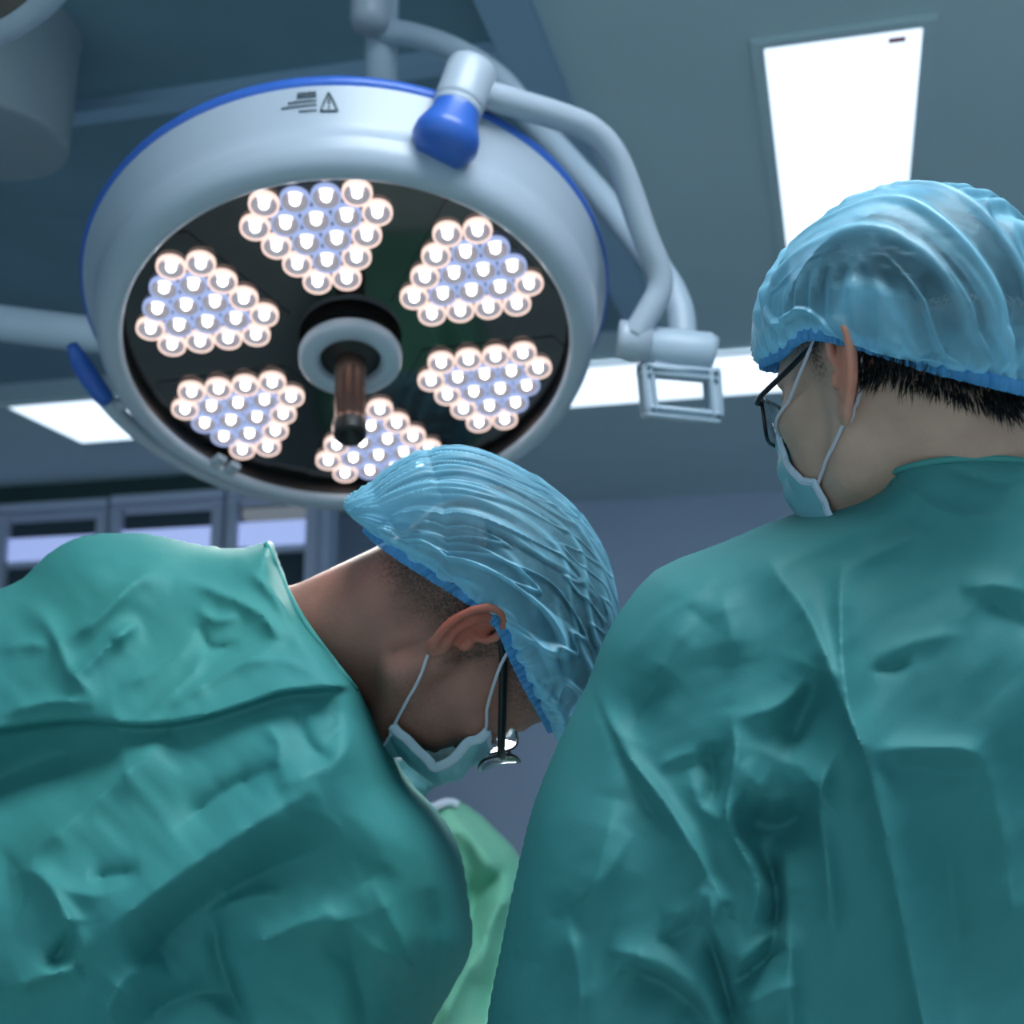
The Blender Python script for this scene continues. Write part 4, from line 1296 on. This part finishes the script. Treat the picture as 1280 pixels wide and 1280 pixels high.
def pleatB(p, phi, t):
    s = np.arctan2(p[:, 2], p[:, 1] + .09) * 1.7
    wob = .12 * vnoise(p[:, 0] * 20, s * 3, 31) + .03 * np.sin(p[:, 0] * 300) * np.clip(vnoise(s * 3, p[:, 0] * 9, 6) + .2, 0, 1)
    ph = (s + wob) * 11
    saw = (ph / PI) % 1; ridge = np.exp(-((saw - .5) / .15) ** 2); flat = 1 / (1 + np.exp(-(np.cos(ph * 1 + .7) - .55) / .05))
    mod = np.clip(.6 + .8 * vnoise(p[:, 0] * 12, s * 5, 8), 0, 1.2); on = min(1, max(t - .08, 0) / .12)
    zig = .0030 * np.sin(p[:, 0] * 460 + 5 * vnoise(s * 4, p[:, 0] * 8, 4)) * np.clip(vnoise(s * 3, p[:, 0] * 14, 14) * 1.5 + .3, 0, 1) * on
    cx_, cy_ = p[:, 0] * 28 + 3 * s, s * 6
    r1 = np.clip(1 - np.abs(vnoise(cx_, cy_, 27)) * 4.5, 0, 1); low = math.exp(-((t - .12) / .16) ** 2)
    disp = .0038 * ridge * mod * on + zig + .0045 * r1 * low * min(1, t / .08)
    dens = .42 * ridge * mod * on + .30 * flat * on + .25 * r1 * low + .60 * math.exp(-(t / .16) ** 2) + .5 * np.exp(-(np.minimum(phi, 2 * PI - phi) / .9) ** 2) * math.exp(-(t / .7) ** 2)
    return disp, dens
rimB = [(0, .093, .048, 0), (40, .076, .040, .056), (75, .035, .030, .076), (92, .008, .036, .082), (108, -.020, .022, .080), (135, -.060, -.006, .064), (160, -.086, -.022, .028), (180, -.090, -.026, 0),
        (200, -.086, -.022, -.028), (225, -.060, -.006, -.064), (252, -.020, .022, -.080), (268, .008, .036, -.082), (285, .035, .030, -.076), (320, .076, .040, -.056)]
make_cap(HB, rootB, rimB, (-.30, 1, 0), puffB, hangB, pleatB, 9)
stB = []
for i in range(3800):
    an = RNG.uniform(-1.35, 1.35); h = RNG.uniform(0, 1)
    a = -.088 * math.cos(an) - .002; s = .072 * math.sin(an); u0 = -.045 + .035 * abs(math.sin(an)) ** 1.5
    u = u0 + h * .05
    a *= 1 - max(0, (-.0 - u)) * 3.2; s *= 1 - max(0, -u) * 2.2
    d = np.array([-.15 * math.cos(an) + .1, -.95, .25 * math.sin(an) + RNG.normal(0, .12)])
    stB.append(((a, u, s), d, RNG.uniform(.010, .018), RNG.uniform(.0004, .0008)))
hB = project_to(bodyB, HB, [q[0] for q in stB], None)
stB2 = []
for (w_, n_), q in zip(hB, stB):
    l_ = HB.L(w_ + n_ * .0005); nl = np.array([n_ @ HB.F, n_ @ HB.U, n_ @ HB.S])
    stB2.append((l_, q[1] + nl * .35, q[2], q[3]))
hair_shell(HB, rootB, lambda d: np.interp(np.minimum(d, 360 - d), [0, 40, 80, 100, 140, 180], [62, 70, 84, 92, 120, 130]), .005, M['hairB'], stB2)
bvB = bvh_of(bodyB)
mB, AB = mask_mesh(HB, rootB, bvB, [(0, .094, -.018, .046), (.3, .086, -.040, .050), (.55, .066, -.064, .056), (.7, .050, -.070, .060), (1, .040, -.105, .058)],
                   [(0, .118, -.008), (.3, .128, -.040), (.55, .126, -.062), (.8, .112, -.095), (1, .085, -.118)], 8, hemw=.003)
for sg in (1, -1):
    strap(HB, mB, bvB, [(.094, -.020, .047 * sg), (.070, -.008, .062 * sg), (.035, .012, .076 * sg), (.008, .034, .080 * sg), (-.010, .042, .078 * sg), (-.022, .034, .075 * sg), (-.028, .012, .073 * sg)])
    strap(HB, mB, bvB, [(.050, -.073, .060 * sg), (.030, -.060, .068 * sg), (.004, -.040, .074 * sg), (-.016, -.018, .074 * sg), (-.026, -.004, .073 * sg), (-.028, .012, .073 * sg)])
glasses(HB, rootB, None, .122, .0014, .008, .030, [.0022, .0022, .0022, .002, .0016], tem_out=.070)

pxB = axis1(600, 1300, 3.2, 540, 1720); pyB = axis1(560, 1300, 3.2, 520, 3300)
polyB = [(1092, 602, -50), (1125, 584, 40), (1165, 573, 34), (1215, 569, 34), (1280, 572, 34), (1340, 590, 40), (1400, 625, 60), (1500, 690, 120), (1600, 780, 140), (1660, 920, 150), (1690, 1300, 150), (1660, 1700, 180), (1600, 3080, 60), (700, 3080, 60), (650, 2300, 170), (590, 1500, 130), (608, 1290, 110), (628, 1180, 110), (648, 1085, 120), (668, 1005, 120), (700, 925, 120), (733, 858, 120), (760, 790, 120), (800, 732, 110), (835, 705, 90), (900, 680, 70), (960, 655, 60), (1035, 628, 50)]
ctrlB = [(1150, 600, .868), (1280, 600, .862), (1340, 610, .870), (1100, 640, .885), (1000, 680, .93), (880, 740, .93), (1150, 740, .838), (1280, 800, .835), (1000, 820, .86), (850, 850, .91), (1100, 950, .84), (950, 950, .865), (760, 950, .95), (700, 1100, .93), (780, 1050, .90), (900, 1100, .885), (1050, 1100, .86), (1250, 1100, .86), (850, 1250, .90), (680, 1250, .93), (1000, 1250, .87), (1200, 1270, .87), (1500, 900, .92), (1500, 1300, .92), (1150, 2500, .93), (800, 2000, .95)]
foldsB = [
    ([(735, 838), (775, 930), (828, 1000), (876, 1075), (903, 1125)], 11, 10, 26, 1.3, 's'),
    ([(755, 905), (800, 990), (850, 1060)], -7, 12, 14),
    ([(945, 672), (972, 717), (1014, 775), (1057, 887), (1083, 948), (1110, 1052), (1160, 1300)], 15, 20, 32, 1.25, 's'),
    ([(1052, 700), (1050, 780), (1058, 870), (1075, 930)], 12, 24, 12, 1.2, 's'),
    ([(1028, 840), (1000, 905), (980, 950)], -12, 24, 30, 1.6), ([(1020, 835), (975, 880), (915, 900)], 7, 18, 14),
    ([(912, 885), (919, 940), (908, 1012), (925, 1060), (948, 1105), (938, 1160)], 13, 22, 12, 1.2),
    ([(885, 930), (895, 985), (880, 1010)], -8, 18, 16),
    ([(1060, 915), (1025, 990), (1034, 1080), (1045, 1200)], 11, 16, 22, 1.3),
    ([(915, 1015), (970, 1035), (1030, 1000)], -20, 40, 34, 1.8), ([(925, 955), (970, 1000), (1035, 962)], 6, 20, 22),
    ([(948, 1050), (972, 1120), (962, 1200)], -20, 20, 18, 1.6),
    ([(980, 1050), (985, 1150), (990, 1290)], 9, 14, 34, 1.3, 's'),
    ([(835, 840), (805, 880), (785, 922)], -7, 18, 20), ([(900, 740), (915, 790), (920, 830)], 6, 22, 30),
    ([(870, 770), (840, 810), (800, 880)], 6, 20, 24),
    ([(790, 770), (850, 730), (920, 705)], 5, 16, 22), ([(775, 830), (830, 770), (890, 740)], 4, 12, 16),
    ([(1225, 745), (1265, 770), (1300, 800)], -5, 20, 26), ([(1200, 735), (1240, 730), (1290, 740)], 5, 10, 16),
    ([(1078, 940), (1150, 935), (1216, 940), (1243, 985)], 6, 14, 16), ([(1085, 965), (1150, 960), (1215, 975)], -3.5, 14, 22),
    ([(757, 1184), (839, 1214), (897, 1266)], 10, 18, 16), ([(775, 1205), (850, 1240), (890, 1290)], -13, 14, 26, 1.6),
    ([(706, 1145), (725, 1215), (728, 1290)], 8, 16, 26), ([(700, 1150), (760, 1090), (790, 1040)], 5, 22, 26),
    ([(882, 1150), (905, 1230), (925, 1300)], -14, 14, 14, 1.6), ([(888, 1110), (893, 1160), (915, 1210)], 7, 10, 10),
    ([(915, 1235), (950, 1205), (985, 1185)], -11, 14, 14), ([(905, 1215), (950, 1180), (985, 1150)], 7, 12, 12), ([(925, 1265), (965, 1240), (1000, 1230)], 6, 12, 14),
    ([(830, 1150), (865, 1130), (885, 1095)], 5, 12, 14), ([(820, 1180), (850, 1165), (880, 1140)], -6, 10, 12),
    ([(860, 960), (880, 1010), (920, 1040)], 4, 14, 14), ([(820, 960), (850, 945), (880, 940)], 3, 7, 9),
    ([(1085, 838), (1110, 835), (1140, 825)], -3.5, 6, 9), ([(1090, 820), (1150, 800), (1210, 790)], 3, 10, 16),
    ([(1235, 960), (1260, 1060), (1270, 1200)], 6, 20, 26), ([(1170, 1000), (1190, 1120), (1200, 1290)], -5, 30, 34),
    ([(672, 1010), (665, 1100), (650, 1200)], 5, 26, 26), ([(770, 1000), (750, 1080), (725, 1140)], 6, 22, 30),
    ([(1160, 660), (1100, 690), (1050, 715)], 4, 12, 14), ([(1120, 600), (1180, 640), (1260, 650)], 3, 10, 12),
    ([(1180, 580), (1230, 600), (1290, 605)], -2.5, 5, 7), ([(740, 860), (758, 905), (790, 950)], -4, 4, 6),
]
stepsB = [([(738, 842), (775, 932), (828, 1001), (876, 1076), (903, 1125)], -3, 1.6, 22)]
def extraB(x, y):
    return .0014 * fbm((x - y) / 100, (x + y) / 50, 81, 2)
carveB = [(HB.W(np.array([-.02, .0, 0])), nbB, .066, .074)]
gB, sB = make_gown(rootB, M['gownB'], polyB, lambda x, y: 1.03 - .152 * np.exp(-((np.minimum(y, 620) - 620) * 0) - (np.maximum(y - 575, 0) / 75) ** 2) / (1 + np.exp(-(x - 1100) / 14)), .15, ctrlB, 85, foldsB, stepsB, extraB, carveB, pxB, pyB, (.72, 1.30), 72, fold=1.75)
cb_ = [(1094, 604), (1110, 595), (1128, 586), (1165, 577), (1215, 573), (1280, 576), (1335, 592)]
binding(gB, sB, cb_, M['trim'], .0005, .0022, gB)

# ------------------------------------------------------------------ person C (across the table)
SCALE[0] = 1.0
rootC = empty('person', (float(P(500, 1200, 2.15)[0]), float(P(500, 1200, 2.15)[1]), 0), 'third gowned person across the table, glimpsed between the two surgeons in pale green', 'person')
HC = Head((470, 885), 2.05, (.55, -.70, .45), (.55, .80, .2), 1.0)
nbC = P(475, 1030, 2.14)
hipC = np.array([P(520, 1200, 2.2)[0], P(520, 1200, 2.2)[1], .95])
torsoC = [(nbC, P(520, 1120, 2.17), .08, .10), (P(520, 1120, 2.17), hipC, .11, .11)]
legsC = []
for sg in (-1, 1):
    q = hipC + CR * .1 * sg
    legsC += [(q, np.array([q[0], q[1], .08]), .08, .04), (np.array([q[0], q[1] - .12, .035]), np.array([q[0], q[1] + .04, .045]), .04, .045)]
bodyC, _v, _l = make_body(HC, [(HC.W(np.array([-.03, 0, 0])), nbC, .058, .06)], torsoC, legsC, M['skinB'], rootC, hairBf, blushf, fine=.0035)
make_cap(HC, rootC, rimA, (-.30, 1, 0), puffB, hangB, pleatA, 12)
mask_mesh(HC, rootC, bvh_of(bodyC), [(0, .080, -.012, .056), (.5, .070, -.052, .060), (1, .045, -.100, .058)], [(0, .118, -.008), (.5, .130, -.060), (1, .085, -.118)], 9)
pxC = axis1(380, 720, 4, 330, 760); pyC = axis1(985, 1300, 4, 960, 2250)
polyC = [(470, 1005, -30), (520, 1012, 30), (560, 998, 30), (590, 1012, 50), (622, 1040, 60), (650, 1075, 60), (672, 1140, 70), (690, 1300, 80), (690, 1800, 90), (680, 2100, 40), (380, 2100, 40), (370, 1400, 80), (385, 1100, 70), (420, 1040, 60)]
foldsC = [([(560, 1010), (600, 1060), (640, 1110)], 20, 14, 20), ([(640, 1080), (600, 1120), (575, 1180)], -22, 14, 18), ([(650, 1100), (615, 1150), (600, 1230)], 18, 12, 14), ([(605, 1180), (570, 1240), (545, 1300)], 18, 12, 18), ([(635, 1130), (625, 1200), (605, 1290)], -18, 10, 14), ([(580, 1040), (590, 1100), (580, 1150)], -14, 10, 16)]
gC, sC = make_gown(rootC, M['gownC'], polyC, lambda x, y: 2.18 + 0 * x, .13, [(500, 1050, 2.08), (600, 1100, 2.06), (550, 1250, 2.02), (530, 2000, 2.08)], 80, foldsC, [], None, [(HC.W(np.array([-.02, 0, 0])), nbC, .062, .066)], pxC, pyC, (1.85, 2.45), 73, dg=.01)
v, f = tube(smooth_path([G(x, y, sC(x, y + 6) - .004) for x, y in ((528, 1013), (545, 1008), (560, 1003), (572, 1006))], 6), .007, 10); mk('collar_binding', v, f, M['mask_edge'], gC)


# ------------------------------------------------------------------ lights
WORLD = .85
w = bpy.data.worlds.new('world'); SC.world = w; w.use_nodes = True
w.node_tree.nodes['Background'].inputs[0].default_value = (.5, .7, .8, 1); w.node_tree.nodes['Background'].inputs[1].default_value = WORLD
ld = bpy.data.lights.new('lamp_beam', 'SPOT'); ld.energy = 60; ld.spot_size = math.radians(95); ld.spot_blend = .9; ld.shadow_soft_size = .12; ld.color = (1, .95, .92)
lo = bpy.data.objects.new('lamp_beam', ld); link(lo); lo.location = (LC + LN * .16).tolist()
lo.rotation_euler = Vector(LN.tolist()).to_track_quat('-Z', 'Y').to_euler()

# ------------------------------------------------------------------ camera
cd_ = bpy.data.cameras.new('camera'); co = bpy.data.objects.new('camera', cd_); link(co)
cd_.sensor_width = 36; cd_.lens = FPX / 1280 * 36; cd_.clip_start = .02; cd_.clip_end = 60
co.matrix_world = Matrix(np.column_stack([CR, CU, -CF]).tolist()).to_4x4()
co.location = CAM.tolist()
cd_.dof.use_dof = True; cd_.dof.focus_distance = .93; cd_.dof.aperture_fstop = 7.5
SC.camera = co
vs_ = SC.view_settings; vs_.view_transform = 'Standard'; vs_.look = 'None'; vs_.gamma = 1; vs_.exposure = .15; vs_.use_curve_mapping = False
